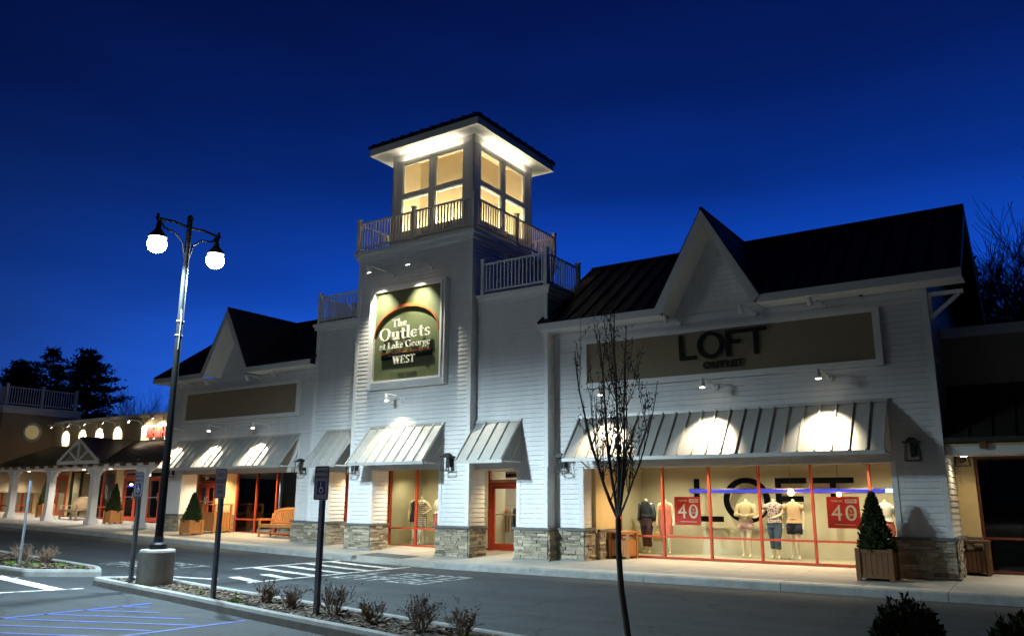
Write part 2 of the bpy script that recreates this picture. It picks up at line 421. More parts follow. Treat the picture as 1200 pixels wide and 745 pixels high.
# ------------------------------------------------------------------ road paint
def strip(mb, a, b, wd, dz=.005):
    a = V((a[0],a[1],0)); b = V((b[0],b[1],0)); d = b-a; n = V((-d.y,d.x,0)).normalized()*wd/2
    k = max(1, int(d.length/1.0))
    for i in range(k):
        p, q = a+d*i/k, a+d*(i+1)/k
        mb.poly(*[V((t.x,t.y,G(t.x)+dz)) for t in (p-n,q-n,q+n,p+n)])
mb = MB()
strip(mb, (-14.72,11.75), (-14.72,17.0), .13); strip(mb, (-17.35,13.4), (-17.35,17.0), .13)
y = 12.15
while y < 17:
    xa = -17.28 if y > 13.3 else -15.9
    strip(mb, (xa, y+.16), (-14.80, y-.10), .26, .005); y += .86
struct('crosswalk', mb, M['paintw'])
def legend(mb, x0, x1, y0, y1, sk):
    # worn stencilled road lettering, too worn to read: blocks of strokes in two rows
    rnd = random.Random(int(sk*100))
    for r in range(2):
        ya = y0 + (y1-y0)*(.54*r); h = (y1-y0)*.44; n = 5; wdt = (x1-x0)/n
        for k in range(n):
            xa = x0 + wdt*k; t = .09
            def q(u0,u1,v0,v1): strip(mb, (xa+u0*wdt, ya+h*(v0+v1)/2), (xa+u1*wdt, ya+h*(v0+v1)/2), h*(v1-v0), .0055)
            c = rnd.choice('EFLOT')
            if c in 'EFLO': q(.05,.22,0,1)
            if c in 'EO': q(.24,.8,0,.16)
            if c == 'L': q(.24,.8,0,.16)
            if c in 'EFO': q(.24,.8,.84,1)
            if c in 'EF': q(.24,.7,.42,.58)
            if c == 'O': q(.66,.82,.18,.82)
            if c == 'T': q(.1,.85,.84,1); q(.4,.56,0,.82)
mb = MB(); legend(mb, -14.3, -11.5, 13.7, 15.7, 1.1); legend(mb, -20.7, -18.1, 11.7, 13.4, 2.3)
struct('road_legend', mb, M['paintold'])
mb = MB()
strip(mb, (-19.4,8.80), (-16.35,8.56), .30); strip(mb, (-16.62,7.4), (-16.15,9.0), .10); strip(mb, (-18.95,5.0),(-18.7,9.0), .10)
strip(mb, (-16.9,11.35), (-15.75,11.75), .14)
struct('parking_lines', mb, M['paintw'])
mb = MB()
strip(mb, (-13.55,2.0), (-13.22,8.60), .10); strip(mb, (-10.75,2.0), (-10.28,8.22), .10)
def hx(p, d, xr):  # hatch clipped to the right boundary
    strip(mb, p, d, .075)
hx((-13.26,8.02), (-12.75,8.24), 0)
hx((-13.30,7.45), (-12.05,7.98), 0); hx((-13.32,6.85), (-11.15,7.80), 0); hx((-13.36,6.22), (-10.45,7.52), 0)
for k in range(1, 7): hx((-13.38,6.22-.63*k), (-10.50-.03*k,7.50-.63*k), 0)
struct('blue_parking_lines', mb, M['paintb'])

# ------------------------------------------------------------------ planted islands
def island(outline, kname, sname, inset=.15):
    n = len(outline); pts = [V((x,y,0)) for x,y in outline]; inn = []
    for i in range(n):
        a, b, c = pts[i-1], pts[i], pts[(i+1)%n]
        d1 = (b-a).normalized(); d2 = (c-b).normalized()
        n1 = V((-d1.y,d1.x,0)); n2 = V((-d2.y,d2.x,0)); m = (n1+n2).normalized()
        inn.append(b + m*inset/max(.35, m.dot(n1)))
    def ring_(frac, dz): return [V((p.x+(q.x-p.x)*frac, p.y+(q.y-p.y)*frac, G(p.x)+dz)) for p, q in zip(pts, inn)]
    rings = [ring_(0,-.1), ring_(.04,.10), ring_(.16,.145), ring_(.35,.155), ring_(.9,.152), ring_(1,.13), ring_(1,-.1)]
    mb = MB(); vs = [p for r in rings for p in r]; fs = []
    for j in range(len(rings)-1):
        for i in range(n): fs.append((j*n+i, j*n+(i+1)%n, (j+1)*n+(i+1)%n, (j+1)*n+i))
    mb._add(vs, fs); struct(kname, mb, M['kerb'])
    return inn
def fillet(poly, rads, k=6):
    out = []; n = len(poly)
    for i in range(n):
        a, b, c = [V((*poly[j % n],0)) for j in (i-1,i,i+1)]
        r = rads[i]
        if r == 0: out.append((b.x,b.y)); continue
        p = b+(a-b).normalized()*r; q = b+(c-b).normalized()*r
        for t in range(k+1):
            t /= k; e = p*(1-t)**2 + b*2*t*(1-t) + q*t*t; out.append((e.x,e.y))
    return out
def subdiv(poly, step=1.5):
    out = []
    for i in range(len(poly)):
        a = V((*poly[i],0)); b = V((*poly[(i+1)%len(poly)],0)); k = max(1,int((b-a).length/step))
        for t in range(k): e = a+(b-a)*t/k; out.append((e.x,e.y))
    return out
isl1 = subdiv(fillet([(-16.75,9.42),(-13.7,9.02),(-10.1,8.30),(-7.9,7.90),(3.0,5.98),(3.0,7.22),(-6.3,8.86),(-15.9,10.52)], [.30,.6,.6,.6,0,0,.3,.25]))
in1 = island(isl1, 'island_kerb', 'mulch')
isl2 = subdiv(fillet([(-30.0,8.55),(-18.85,9.15),(-17.75,10.28),(-18.6,10.72),(-30.0,11.4)], [0,.12,.2,.3,0]))
in2 = island(isl2, 'island_kerb', 'mulch')
def inside(p, poly):
    c = False; n = len(poly)
    for i in range(n):
        a, b = poly[i], poly[i-1]
        if (a.y > p[1]) != (b.y > p[1]) and p[0] < (b.x-a.x)*(p[1]-a.y)/(b.y-a.y)+a.x: c = not c
    return c
rnd = random.Random(3)
mb = MB(); 
for poly in (in1, in2):
    c = sum(poly, V((0,0,0)))/len(poly)
    mb.poly(*[V((p.x,p.y,G(p.x)+.105)) for p in poly])
struct('mulch_bed', mb, M['mulch'])
mb = MB(); cnt = 0
while cnt < 9000:
    if rnd.random() < .8: p = (rnd.uniform(-16.6,-2), rnd.uniform(6.5,10.4)); ok = inside(p, in1)
    else: p = (rnd.uniform(-25,-17.8), rnd.uniform(8.8,11.2)); ok = inside(p, in2)
    if not ok: continue
    cnt += 1
    z = G(p[0])+.107+rnd.uniform(0,.03); a = rnd.uniform(0,6.28); l = rnd.uniform(.02,.06); wd = rnd.uniform(.008,.02)
    d = V((math.cos(a),math.sin(a),rnd.uniform(-.3,.3)))*l; n = V((-math.sin(a),math.cos(a),rnd.uniform(-.5,.5)))*wd
    mb.cur = rnd.choice([.5,.8,1.2,2.2,3.4]); o = V((p[0],p[1],z)); mb.poly(o-d-n,o+d-n,o+d+n,o-d+n)
M['chips'] = mat('bark_chips', (.06,.042,.028), rough=.95, var=.3, tone=True)
tag(mb.build('bark_chips', M['chips']), kind='stuff')

# ------------------------------------------------------------------ walls
def frame(o, u, n):
    o, u, n = V(o), V(u), V(n)
    return lambda a, b, c: o + u*a + n*b + V((0,0,c))
FRONT = lambda y: frame((0,y,0),(1,0,0),(0,-1,0))
RIGHT = lambda x: frame((x,0,0),(0,1,0),(1,0,0))
LEFT  = lambda x: frame((x,0,0),(0,-1,0),(-1,0,0))
def fbox(mb, F, a0, a1, b0, b1, c0, c1):
    o = F(a0,b0,c0); mb.obox(o, F(a1,b0,c0)-o, F(a0,b1,c0)-o, F(a0,b0,c1)-o)
def siding(mb, F, a0, a1, c0, c1, exp=.128, clip=None, back=True):
    """lap boards: each board leans out to a thick butt edge over a shadow gap"""
    k = math.floor(c0/exp); gap = .0075
    L_ = (lambda z: clip(z)) if clip else (lambda z: (a0,a1))
    while k*exp < c1-1e-4:
        lo, hi = max(c0,k*exp), min(c1,(k+1)*exp)
        if hi-lo > gap+.004:
            m = lo+gap; o0 = .016*(1-(m-k*exp)/exp)+.002; o1 = .016*(1-(hi-k*exp)/exp)+.002
            (g0,g1),(l0,l1),(h0,h1) = L_(lo),L_(m),L_(hi)
            if l1-l0 > .01:
                mb.poly(F(l0,o0,m),F(l1,o0,m),F(h1,o1,hi),F(h0,o1,hi))
                mb.poly(F(l0,-.012,m),F(l1,-.012,m),F(l1,o0,m),F(l0,o0,m))
                mb.poly(F(g0,-.012,lo),F(g1,-.012,lo),F(l1,-.012,m),F(l0,-.012,m))
                mb.poly(F(g0,o1,lo),F(g1,o1,lo),F(g1,-.012,lo),F(g0,-.012,lo))
        k += 1
    if back and not clip: fbox(mb, F, a0, a1, -.12, -.014, c0, c1)
def stones(mb, F, a0, a1, c0, c1, rnd):
    z = c0
    fbox(mb, F, a0, a1, -.08, .0, c0, c1)
    while z < c1-.01:
        h = min(rnd.choice([.04,.05,.06,.085]), c1-z); 
        if c1-z-h < .03: h = c1-z
        a = a0
        while a < a1-.01:
            l = min(rnd.uniform(.10,.40), a1-a)
            if a1-a-l < .07: l = a1-a
            mb.cur = rnd.choice([.55,.75,.9,1.0,1.15,1.35])*rnd.uniform(.9,1.1)
            fbox(mb, F, a+.004, a+l-.004, .001, .018+rnd.uniform(0,.035), z+.004, z+h-.004)
            a += l
        z += h
    mb.cur = None
rs = random.Random(11)
def pier(B, x0, x1, y0, y1, ztop, zs=1.05, zb=None, sides='FRL', corner=True):
    """clapboard pier on a ledge stone base with a cap; B = building thing"""
    zb = S((x0+x1)/2,y0)-.12 if zb is None else zb
    mb = MB(); tb = MB(); sb = MB(); cb = MB(); e = .05
    siding(mb, FRONT(y0), x0, x1, zs, ztop)
    if 'R' in sides: siding(mb, RIGHT(x1), y0, y1, zs, ztop)
    if 'L' in sides: siding(mb, LEFT(x0), -y1, -y0, zs, ztop)
    if corner:
        fbox(tb, FRONT(y0), x1-.09, x1+.022, .0, .026, zs, ztop)
        fbox(tb, FRONT(y0), x0-.022, x0+.09, .0, .026, zs, ztop)
        if 'R' in sides: fbox(tb, RIGHT(x1), y0+.001, y0+.10, .0, .024, zs, ztop)
        fbox(tb, FRONT(y0), x0+.092, x1-.092, .0, .030, zs, zs+.09)
    stones(sb, FRONT(y0-e), x0-e, x1+e, zb, zs-.065, rs)
    if 'R' in sides: stones(sb, RIGHT(x1+e), y0-e, y1, zb, zs-.065, rs)
    if 'L' in sides: stones(sb, LEFT(x0-e), -y1, -y0+e, zb, zs-.065, rs)
    cb.box(x0-.12, x1+(.12 if 'R' in sides else .05), y0-.12, y1, zs-.063, zs-.002)
    w_ = mb.build('pier', M['siding'], B); 
    if corner: each(tb, 'corner_board', M['trim'], w_)
    sb.build('stone_base', M['stone'], B); cb.build('stone_cap', M['cap'], B)
    ft = MB(); ft.box(x0-.10, x1+.10, y0-.10, y0-.001, zb, zb+.155)
    ft.build('footing', M['kerb'], B)
def awning(B, x0, x1, yw, ztop=3.92, zbot=2.80, dep=.95, sp=.35):
    sh = MB(); yf = yw-dep; th = .02
    n = max(1, round((x1-x0)/sp)); st = (x1-x0)/n
    sh.obox(V((x0,yf,zbot)), V((x1-x0,0,0)), V((0,dep-.004,ztop-zbot)), V((0,-.014,.014)))
    d = V((0,dep,ztop-zbot)).normalized(); nn = V((0,-d.z,d.y))
    for i in range(n+1):
        x = min(max(x0+i*st, x0+.018), x1-.018)
        sh.obox(V((x-.016,yf,zbot))+nn*.02, V((.032,0,0)), V((0,dep-.01,ztop-zbot)), nn*.045)
    # rolled front edge and head flashing
    sh.box(x0-.01, x1+.01, yf-.035, yf-.004, zbot-.07, zbot+.015)
    a = sh.build('awning', M['galv'], B)
    hd = MB(); hd.box(x0-.02, x1+.02, yw-.075, yw-.02, ztop-.02, ztop+.055); hd.build('head_flashing', M['galv'], a)
    for x in (x0+.03, x1-.03):
        b = MB(); t = .022
        b.tube([(x,yw-.03,zbot-.02),(x,yf+.02,zbot-.02)], t, 6); b.tube([(x,yw-.035,zbot-.02),(x,yw-.035,ztop-.05)], t, 6)
        b.tube([(x,yw-.03,zbot+.55),(x,yf+.42,zbot-.02)], t*.8, 6)
        b.build('bracket', M['trim'], a)
    return a
def railing(B, a, b, z, h=1.02, posts=True, ends=(1,1), mids=0, name='railing'):
    a = V((*a,z)); b = V((*b,z)); d = b-a; Ln = d.length; u = d/Ln; zz = V((0,0,1))
    mb = MB()
    mb.bar(a+zz*(h-.05), b+zz*(h-.05), .07, .05); mb.bar(a+zz*.12, b+zz*.12, .06, .05)
    n = int(Ln/.125)
    for i in range(1, n):
        p = a+d*i/n; mb.bar(p+zz*.145, p+zz*(h-.075), .034, .034, up=(0,1,0))
    rl = mb.build(name, M['trim'], B)
    ps = []
    if ends[0]: ps.append(a)
    if ends[1]: ps.append(b)
    for k in range(mids): ps.append(a+d*(k+1)/(mids+1))
    for p in ps:
        pb = MB(); pb.box(p.x-.055,p.x+.055,p.y-.055,p.y+.055,z,z+h+.08); pb.box(p.x-.075,p.x+.075,p.y-.075,p.y+.075,z+h+.082,z+h+.12)
        pb.build('post', M['trim'], rl)
    return rl
def window(B, y, xs, z0, z1, rail=None, fw=.048, glass='glass', name='window', matf='red', horiz=()):
    f = MB(); g = MB()
    for x in xs: f.box(x-fw/2, x+fw/2, y-.06, y+.06, z0, z1)
    for z in ([z0+fw/2] + ([rail] if rail else []) + list(horiz) + [z1-fw/2]):
        for a, b in zip(xs[:-1], xs[1:]): f.box(a+fw/2+.001, b-fw/2-.001, y-.052, y+.052, z-fw/2, z+fw/2)
    fr = f.build(name, M[matf], B)
    for a, b in zip(xs[:-1], xs[1:]): g.poly((a+fw/2,y,z0+fw),(b-fw/2,y,z0+fw),(b-fw/2,y,z1-fw),(a+fw/2,y,z1-fw))
    g.build('glass', M[glass], fr)
    return fr
def door(B, y, x0, x1, z0, z1, leaves=1, handle='nickel', glass='glass'):
    f = MB(); fw = .09
    wd = (x1-x0)/leaves
    f.box(x0-.08,x0-.002,y-.07,y+.07,z0,z1+.10); f.box(x1+.002,x1+.08,y-.07,y+.07,z0,z1+.10); f.box(x0,x1,y-.07,y+.07,z1+.004,z1+.11)
    hs = []; g = MB()
    for k in range(leaves):
        a, b = x0+k*wd+.004, x0+(k+1)*wd-.004
        f.box(a,a+fw,y-.03,y+.03,z0+.01,z1); f.box(b-fw,b,y-.03,y+.03,z0+.01,z1)
        f.box(a+fw,b-fw,y-.03,y+.03,z1-.10,z1); f.box(a+fw,b-fw,y-.03,y+.03,z0+.01,z0+.20)
        g.poly((a+fw,y,z0+.2),(b-fw,y,z0+.2),(b-fw,y,z1-.1),(a+fw,y,z1-.1))
        hx_ = b-.05 if k == 0 else a+.05
        sg = -1 if k == 0 else 1
        h = MB(); h.tube([(hx_,y-.03,z0+.95),(hx_,y-.10,z0+.95),(hx_,y-.10,z0+1.25),(hx_,y-.03,z0+1.25)], .016, 6)
        h.tube([(a+fw,y-.05,z0+1.06),(b-fw,y-.05,z0+1.06)], .017, 6)
        hs.append(h)
    d = f.build('door', M['red'], B); g.build('glass', M[glass], d)
    for h in hs: h.build('handle', M[handle], d)
    return d
def room(B, x0, x1, y0, y1, z0, z1, wallm='dispwall', floorm='dispfloor', ceil=True):
    w_ = MB(); 
    w_.poly((x0,y1,z0),(x1,y1,z0),(x1,y1,z1),(x0,y1,z1)); w_.poly((x0,y0,z0),(x0,y1,z0),(x0,y1,z1),(x0,y0,z1)); w_.poly((x1,y1,z0),(x1,y0,z0),(x1,y0,z1),(x1,y1,z1))
    w_.poly((x0,y0,z1),(x0,y1,z1),(x1,y1,z1),(x1,y0,z1))
    w_.build('interior_wall', M[wallm], B)
    f = MB(); f.box(x0+.002,x1-.002,y0,y1-.002,z0-.3,z0); f.build('interior_floor', M[floorm], B)
def soffit_can(B, x, y, z, energy, color=(1,.80,.52)):
    m = MB(); m.lathe((x,y,z-.03), [(.085,0),(.085,.028)], 14); o = m.build('downlight', M['trim'], B)
    l = MB(); l.lathe((x,y,z-.036), [(.06,0),(.06,.004)], 12); l.build('lens', M['spotlens'], o)
    lamp('SPOT', (x,y,z-.06), energy, color, (x,y,0), parent=B, spot_size=R(140), spot_blend=.9, shadow_soft_size=.05)

# ================================================================== RIGHT STORE
WARM = (1,.75,.43)
YR, YW, YT, YL = 19.14, 18.75, 18.45, 19.14
RB = thing('store_building', 'white clapboard shop at the right with a steep gable and long galvanised awning', 'building', (-6.8,19.14,.2))
mb = MB(); F = FRONT(YR)
siding(mb, F, -11.70, -2.03, 2.62, 6.40)
def gclip(xc, zb, zt, hw): return lambda z: (xc-hw*(zt-z)/(zt-zb), xc+hw*(zt-z)/(zt-zb))
siding(mb, F, 0, 0, 6.40, 8.55, clip=gclip(-6.75, 6.40, 8.62, 1.28))
siding(mb, RIGHT(-2.03), YR, 25.0, 2.6, 6.45)
siding(mb, RIGHT(-2.03), 0, 0, 6.45, 8.72, clip=lambda z: (18.45+(z-6.5)/.72+.1, 25.05-(z-6.5)/.72-.1), back=False)
wl = mb.build('wall', M['siding'], RB)
tb = MB()
fbox(tb, F, -11.70+.23, -11.70+.35, .0, .026, 2.62, 6.2); fbox(tb, F, -2.13, -2.008, .0, .026, 2.625, 6.2)
fbox(tb, RIGHT(-2.03), YR+.001, YR+.11, .0, .024, 2.625, 6.2)
fbox(tb, F, -11.45, -2.01, .0, .022, 6.2, 6.37)
each(tb, 'corner_board', M['trim'], wl)
pier(RB, -11.48, -10.62, YR, 19.60, 2.62, sides='R', corner=False)
pier(RB, -3.05, -2.04, YR, 21.0, 2.62)
tb = MB(); F2 = FRONT(YR)
fbox(tb, F2, -10.74,-10.60,.0,.026,1.05,2.62)
fbox(tb, F2, -10.6,-3.08, -.10,.0,2.585,2.618)
each(tb, 'opening_trim', M['trim'], wl)
# recess: side wall, ceiling
mb = MB(); mb.box(-10.72,-10.50,19.605,20.8,.9,2.75); mb.build('recess_wall', M['beige'], RB)
sb = MB(); stones(sb, RIGHT(-10.46), 19.66, 20.76, S(-10.4,20)-.1, .95, rs); sb.build('stone_base', M['stone'], RB)
mb = MB(); mb.box(-10.49,-10.40,19.66,20.76,.952,1.01); mb.build('stone_cap', M['cap'], RB)
mb = MB(); mb.box(-10.7,-2.06,19.27,20.86,2.76,2.84); mb.build('recess_ceiling', M['trim'], RB)
for x in (-9.4,-7.6,-5.8,-4.0): soffit_can(RB, x, 20.25, 2.76, 165, WARM)
xs_ = [-10.38,-9.08,-7.77,-6.46,-5.16,-3.83,-2.5]
window(RB, 20.8, xs_, S(-6,20.8)-.0, 2.755, rail=.83)
room(RB, -10.6, -2.2, 20.87, 22.7, .30, 2.80)
for x in (-9.5,-8.1,-6.6,-5.1,-3.7):
    lamp('SPOT', (x,21.15,2.72), 80, (1,.87,.57), (x,21.9,.6), parent=RB, spot_size=R(125), spot_blend=.8, shadow_soft_size=.06)
# sign band
mb = MB(); fbox(mb, F, -10.40,-3.14,.02,.055,4.84,5.92); bd = mb.build('sign_band', M['panel'], RB)
mb = MB()
fbox(mb, F, -10.55,-10.40,.02,.12,4.70,6.02); fbox(mb, F, -3.14,-2.99,.02,.12,4.70,6.02)
fbox(mb, F, -10.40,-3.14,.02,.12,5.92,6.02); fbox(mb, F, -10.40,-3.14,.02,.12,4.70,4.84)
mb.build('sign_band_frame', M['trim'], bd)
awning(RB, -10.69, -3.0, YR)
# roof
def store_roof(B, xl, xr, xg, ze, zr, ye=18.45, yr=21.75, yb=25.05, hwg=1.30):
    """saddle roof with a steep front gable; standing seams"""
    sl = (zr-ze)/(yr-ye); mb = MB(); th = .10
    zg = zr-.03                                    # gable ridge
    yint = yr-.05
    # main slopes, front slope cut where the gable sits
    def fz(y): return ze+(y-ye)*sl
    xa, xb = xg-hwg, xg+hwg
    for x0, x1, side in ((xl,xa,-1),(xb,xr,1)):
        mb.prism([(x0,ye,ze),(x1,ye,ze),(x1,yr,zr),(x0,yr,zr)], (0,0,-th))
    mb.prism([(xa,ye+.02,ze+.01),(xg,yint,fz(yint)),(xa,yint,fz(yint))], (0,0,-th)); mb.prism([(xb,ye+.02,ze+.01),(xb,yint,fz(yint)),(xg,yint,fz(yint))], (0,0,-th))
    mb.prism([(xl,yr,zr),(xr,yr,zr),(xr,yb,ze),(xl,yb,ze)], (0,0,-th))
    # gable slopes
    yf = ye-.06
    mb.prism([(xa-.04,yf,ze-.02),(xa-.04,ye+.02,ze-.02),(xg,yint+.2,zg),(xg,yf,zg+.0)], (0,0,.06))
    mb.prism([(xb+.04,yf,ze-.02),(xg,yf,zg),(xg,yint+.2,zg),(xb+.04,ye+.02,ze-.02)], (0,0,.06))
    # seams
    d = V((0,yr-ye,zr-ze)); x = xl+.02
    while x < xr-.01:
        k = max(0, 1-abs(x-xg)/hwg)                # start above the gable valley
        if abs(x-xg) > hwg: k = 0
        p = V((x-.012,ye,ze))+d*k
        if k < .93: mb.obox(p, V((.024,0,0)), d*(1-k), V((0,-.02,.045)))
        x += .46
    mb.box(xl,xr,yr-.08,yr+.08,zr-.02,zr+.05)
    mb.tube([(xg,yf,zg+.05),(xg,yint,zg+.05)], .05, 6)
    for sg in (-1,1):
        for t in (.12,.32,.52,.72,.9):
            x = xg+sg*hwg*t; z = zg-(zg-ze)*t
            yv = ye+(yint-ye)*(1-t)
            mb.bar((x,yf,z+.075),(x,yv,z+.075),.024,.05)
    rf = mb.build('roof', M['roof'], B)
    # fascia, soffit and rake boards
    tb = MB()
    for x0, x1 in ((xl,xa+.07),(xb-.07,xr)):
        tb.box(x0,x1,ye-.022,ye-.001,ze-.20,ze-.012)
        tb.box(x0,x1,ye+.001,YR-.02,ze-.198,ze-.17)
    for sg in (-1,1):
        a = V((xg+sg*(hwg+.02),yf-.02,ze-.03)); b = V((xg,yf-.02,zg-.0))
        dn = V((0,0,-.34))
        tb.prism([a,b,b+dn,a+V((-sg*.17,0,0))+V((0,0,-.17))], (0,.03,0))
        a2 = V((xg+sg*(hwg-.16),yf+.011,ze-.15)); b2 = V((xg,yf+.011,zg-.30))
        tb.prism([a2,b2,b2+V((0,0,-.03)),a2+V((-sg*.03,0,0))], (0,YR-yf-.03,0))
    tb.build('fascia', M['trim'], rf)
    return rf
rf = store_roof(RB, -11.62, -1.26, -6.75, 6.52, 8.88)
mb = MB()
mb.prism([(-1.27,18.45,6.50),(-1.27,21.75,8.86),(-1.27,25.05,6.50),(-1.27,25.05,6.30),(-1.27,21.75,8.62),(-1.27,18.45,6.30)], (-.03,0,0))
mb.build('rake_board', M['trim'], rf)
for y in (19.22,24.6):
    mb = MB(); mb.bar((-2.0,y,6.18),(-1.32,y,6.18),.09,.09); mb.bar((-1.99,y,5.62),(-1.99,y,6.13),.09,.09,up=(0,1,0)); mb.bar((-1.98,y,5.66),(-1.40,y,6.14),.08,.08)
    mb.build('eave_bracket', M['trim'], RB)
mb = MB(); mb.box(-11.6,-2.15,24.9,25.0,0,6.4); mb.build('rear_wall', M['siding'], RB)

# ================================================================== TOWER
TB = thing('tower_building', 'white clapboard entrance tower with a railed lookout and lit glazed cupola', 'building', (-16.2,18.45,.2))
XT0, XT1 = -18.55, -13.90
mb = MB(); F = FRONT(YT)
siding(mb, F, XT0, XT1, 2.62, 9.45)
siding(mb, RIGHT(XT1), YT, 23.06, 2.6, 9.45); siding(mb, LEFT(XT0), -23.06, -YT, 6.0, 9.45)
mb.box(XT0+.05,XT1-.05,22.9,23.0,0,9.4)
wl = mb.build('wall', M['siding'], TB)
tb = MB()
for x0,x1 in ((XT0-.024,XT0+.11),(XT1-.11,XT1+.024)): fbox(tb, F, x0,x1,.0,.028,2.62,9.44)
fbox(tb, RIGHT(XT1), YT+.001, YT+.12, .0,.026,2.62,9.44)
each(tb, 'corner_board', M['trim'], wl)
tb = MB()
tb.box(XT0-.09,XT1+.09,YT-.09,23.15,9.452,9.60); tb.box(XT0-.17,XT1+.17,YT-.17,23.23,9.602,9.72)
tb.build('cornice', M['trim'], TB)
mb = MB(); mb.box(XT0-.05,XT1+.05,YT-.05,23.1,9.722,9.76); mb.build('deck', M['roof'], TB)
zc = 9.76
x0,x1,y0,y1 = XT0-.06,XT1+.06,YT-.06,23.10
railing(TB, (x0,y0), (x1,y0), zc, mids=1); railing(TB, (x1,y0), (x1,y1), zc, mids=1, ends=(0,1)); railing(TB, (x0,y0), (x0,y1), zc, mids=1, ends=(0,1)); railing(TB, (x0,y1), (x1,y1), zc, ends=(0,0), mids=1)
pier(TB, XT0, -17.60, YT, 19.15, 2.62); pier(TB, -14.95, XT1, YT, 19.20, 2.62)
# wings
F = FRONT(YW); mb = MB()
siding(mb, F, -13.9, -11.48, 2.62, 7.45); siding(mb, RIGHT(-11.48), YW, 22.0, 1.0, 7.45)
wl = mb.build('wing_wall', M['siding'], TB); mb = MB()
siding(mb, F, -20.72, -18.55, 2.62, 7.40); siding(mb, LEFT(-20.72), -22.0, -YW, 2.6, 7.4)
wl = mb.build('wing_wall', M['siding'], TB)
tb = MB()
for (a,b,zt) in ((-13.87,-11.38,7.45),(-20.82,-18.58,7.40)):
    tb.box(a,b,YW-.08,22.05,zt+.002,zt+.13); tb.box(a-.03 if a<-15 else a,b+.06 if a>-15 else b,YW-.14,22.1,zt+.132,zt+.22)
each(tb, 'cornice', M['trim'], TB); tb = MB()
fbox(tb, F, -11.58,-11.456,.0,.026,2.62,7.44); fbox(tb, RIGHT(-11.48), YW+.001, YW+.1,.0,.024,2.62,7.44)
fbox(tb, F, -20.744,-20.62,.0,.026,2.62,7.39)
each(tb, 'corner_board', M['trim'], wl)
railing(TB, (-13.7,YW-.02), (-11.50,YW-.02), 7.68, h=1.0); railing(TB, (-11.50,YW-.02), (-11.50,20.6), 7.68, h=1.0, ends=(0,1))
railing(TB, (-20.66,YW-.02), (-18.75,YW-.02), 7.63, h=.98, ends=(1,0)); railing(TB, (-20.66,YW-.02), (-20.66,20.4), 7.63, h=.98, ends=(0,1))
pier(TB, -12.45, -11.50, YW, 20.0, 2.62); pier(TB, -20.70, -19.82, YW, 19.5, 2.62, sides='R', zs=1.06)
# recess ceilings + doors + windows
mb = MB(); mb.box(-17.6,-14.9,18.58,20.38,2.75,2.83); mb.box(-13.9,-12.4,18.88,20.88,2.75,2.83); mb.box(-19.9,-18.5,18.88,20.6,2.75,2.83)
each(mb, 'recess_ceiling', M['trim'], TB)
mb = MB(); mb.box(-18.9,-18.56,19.16,20.3,.1,2.75); mb.box(-15.2,-14.92,19.21,20.3,.1,2.75); each(mb, 'recess_wall', M['beige'], TB)
for x, y in ((-16.9,19.6),(-15.6,19.6),(-13.3,19.9),(-19.3,19.8)): soffit_can(TB, x, y, 2.75, 140, WARM)
window(TB, 20.3, [-18.52,-17.38,-16.22,-15.05], S(-17,20.3), 2.745, rail=.86)
room(TB, -18.54, -15.02, 20.37, 21.9, .32, 2.80)
for x in (-17.9,-16.5): lamp('SPOT', (x,20.6,2.72), 50, (1,.86,.52), (x,21.3,.5), parent=TB, spot_size=R(125), spot_blend=.8, shadow_soft_size=.06)
window(TB, 20.5, [-22.2,-20.72,-19.5], S(-20,20.5), 2.745, rail=1.0)
room(TB, -22.3, -19.2, 20.57, 22.0, .40, 2.80)
lamp('SPOT', (-20.6,20.8,2.72), 50, (1,.86,.52), (-20.6,21.3,.5), parent=TB, spot_size=R(125), spot_blend=.8, shadow_soft_size=.06)
zd = S(-14,20.8)
door(TB, 20.8, -14.74, -13.62, zd, 2.20)
window(TB, 20.8, [-15.6,-14.84], zd, 2.74, rail=.9); window(TB, 20.8, [-14.82,-13.54], 2.32, 2.74)
window(TB, 20.8, [-13.52,-12.4], zd, 2.74, rail=.9)
room(TB, -15.7, -12.3, 20.87, 26.0, .26, 2.80)
lamp('AREA', (-13.9,23.0,2.77), 70, (1,.9,.72), (-13.9,23.0,0), parent=TB, size=1.5)
# awnings
awning(TB, -17.72, -14.80, YT); awning(TB, -13.88, -12.32, YW); awning(TB, -19.96, -18.58, YW)
# cupola
CX, CY, c = -16.12, 20.80, 1.70
cz0, cz1 = 9.76, 13.22
mb = MB()
hw = 1.28; zw0, zw1, zm = 10.45, 12.86, 11.70
def cup_face(mb, F):
    fbox(mb, F, -c, -hw, -.10, 0, cz0, cz1); fbox(mb, F, hw, c, -.10, 0, cz0, cz1)
    fbox(mb, F, -hw, hw, -.10, 0, cz0, zw0); fbox(mb, F, -hw, hw, -.10, 0, zw1, cz1)
    fbox(mb, F, -.13, .13, -.10, 0, zw0, zw1); fbox(mb, F, -hw, -.13, -.10, 0, zm-.085, zm+.085); fbox(mb, F, .13, hw, -.10, 0, zm-.085, zm+.085)
faces = [frame((CX,CY-c,0),(1,0,0),(0,-1,0)), frame((CX+c,CY,0),(0,1,0),(1,0,0)), frame((CX,CY+c,0),(-1,0,0),(0,1,0)), frame((CX-c,CY,0),(0,-1,0),(-1,0,0))]
for Fc in faces: cup_face(mb, Fc)
cw = mb.build('cupola', M['trim'], TB)
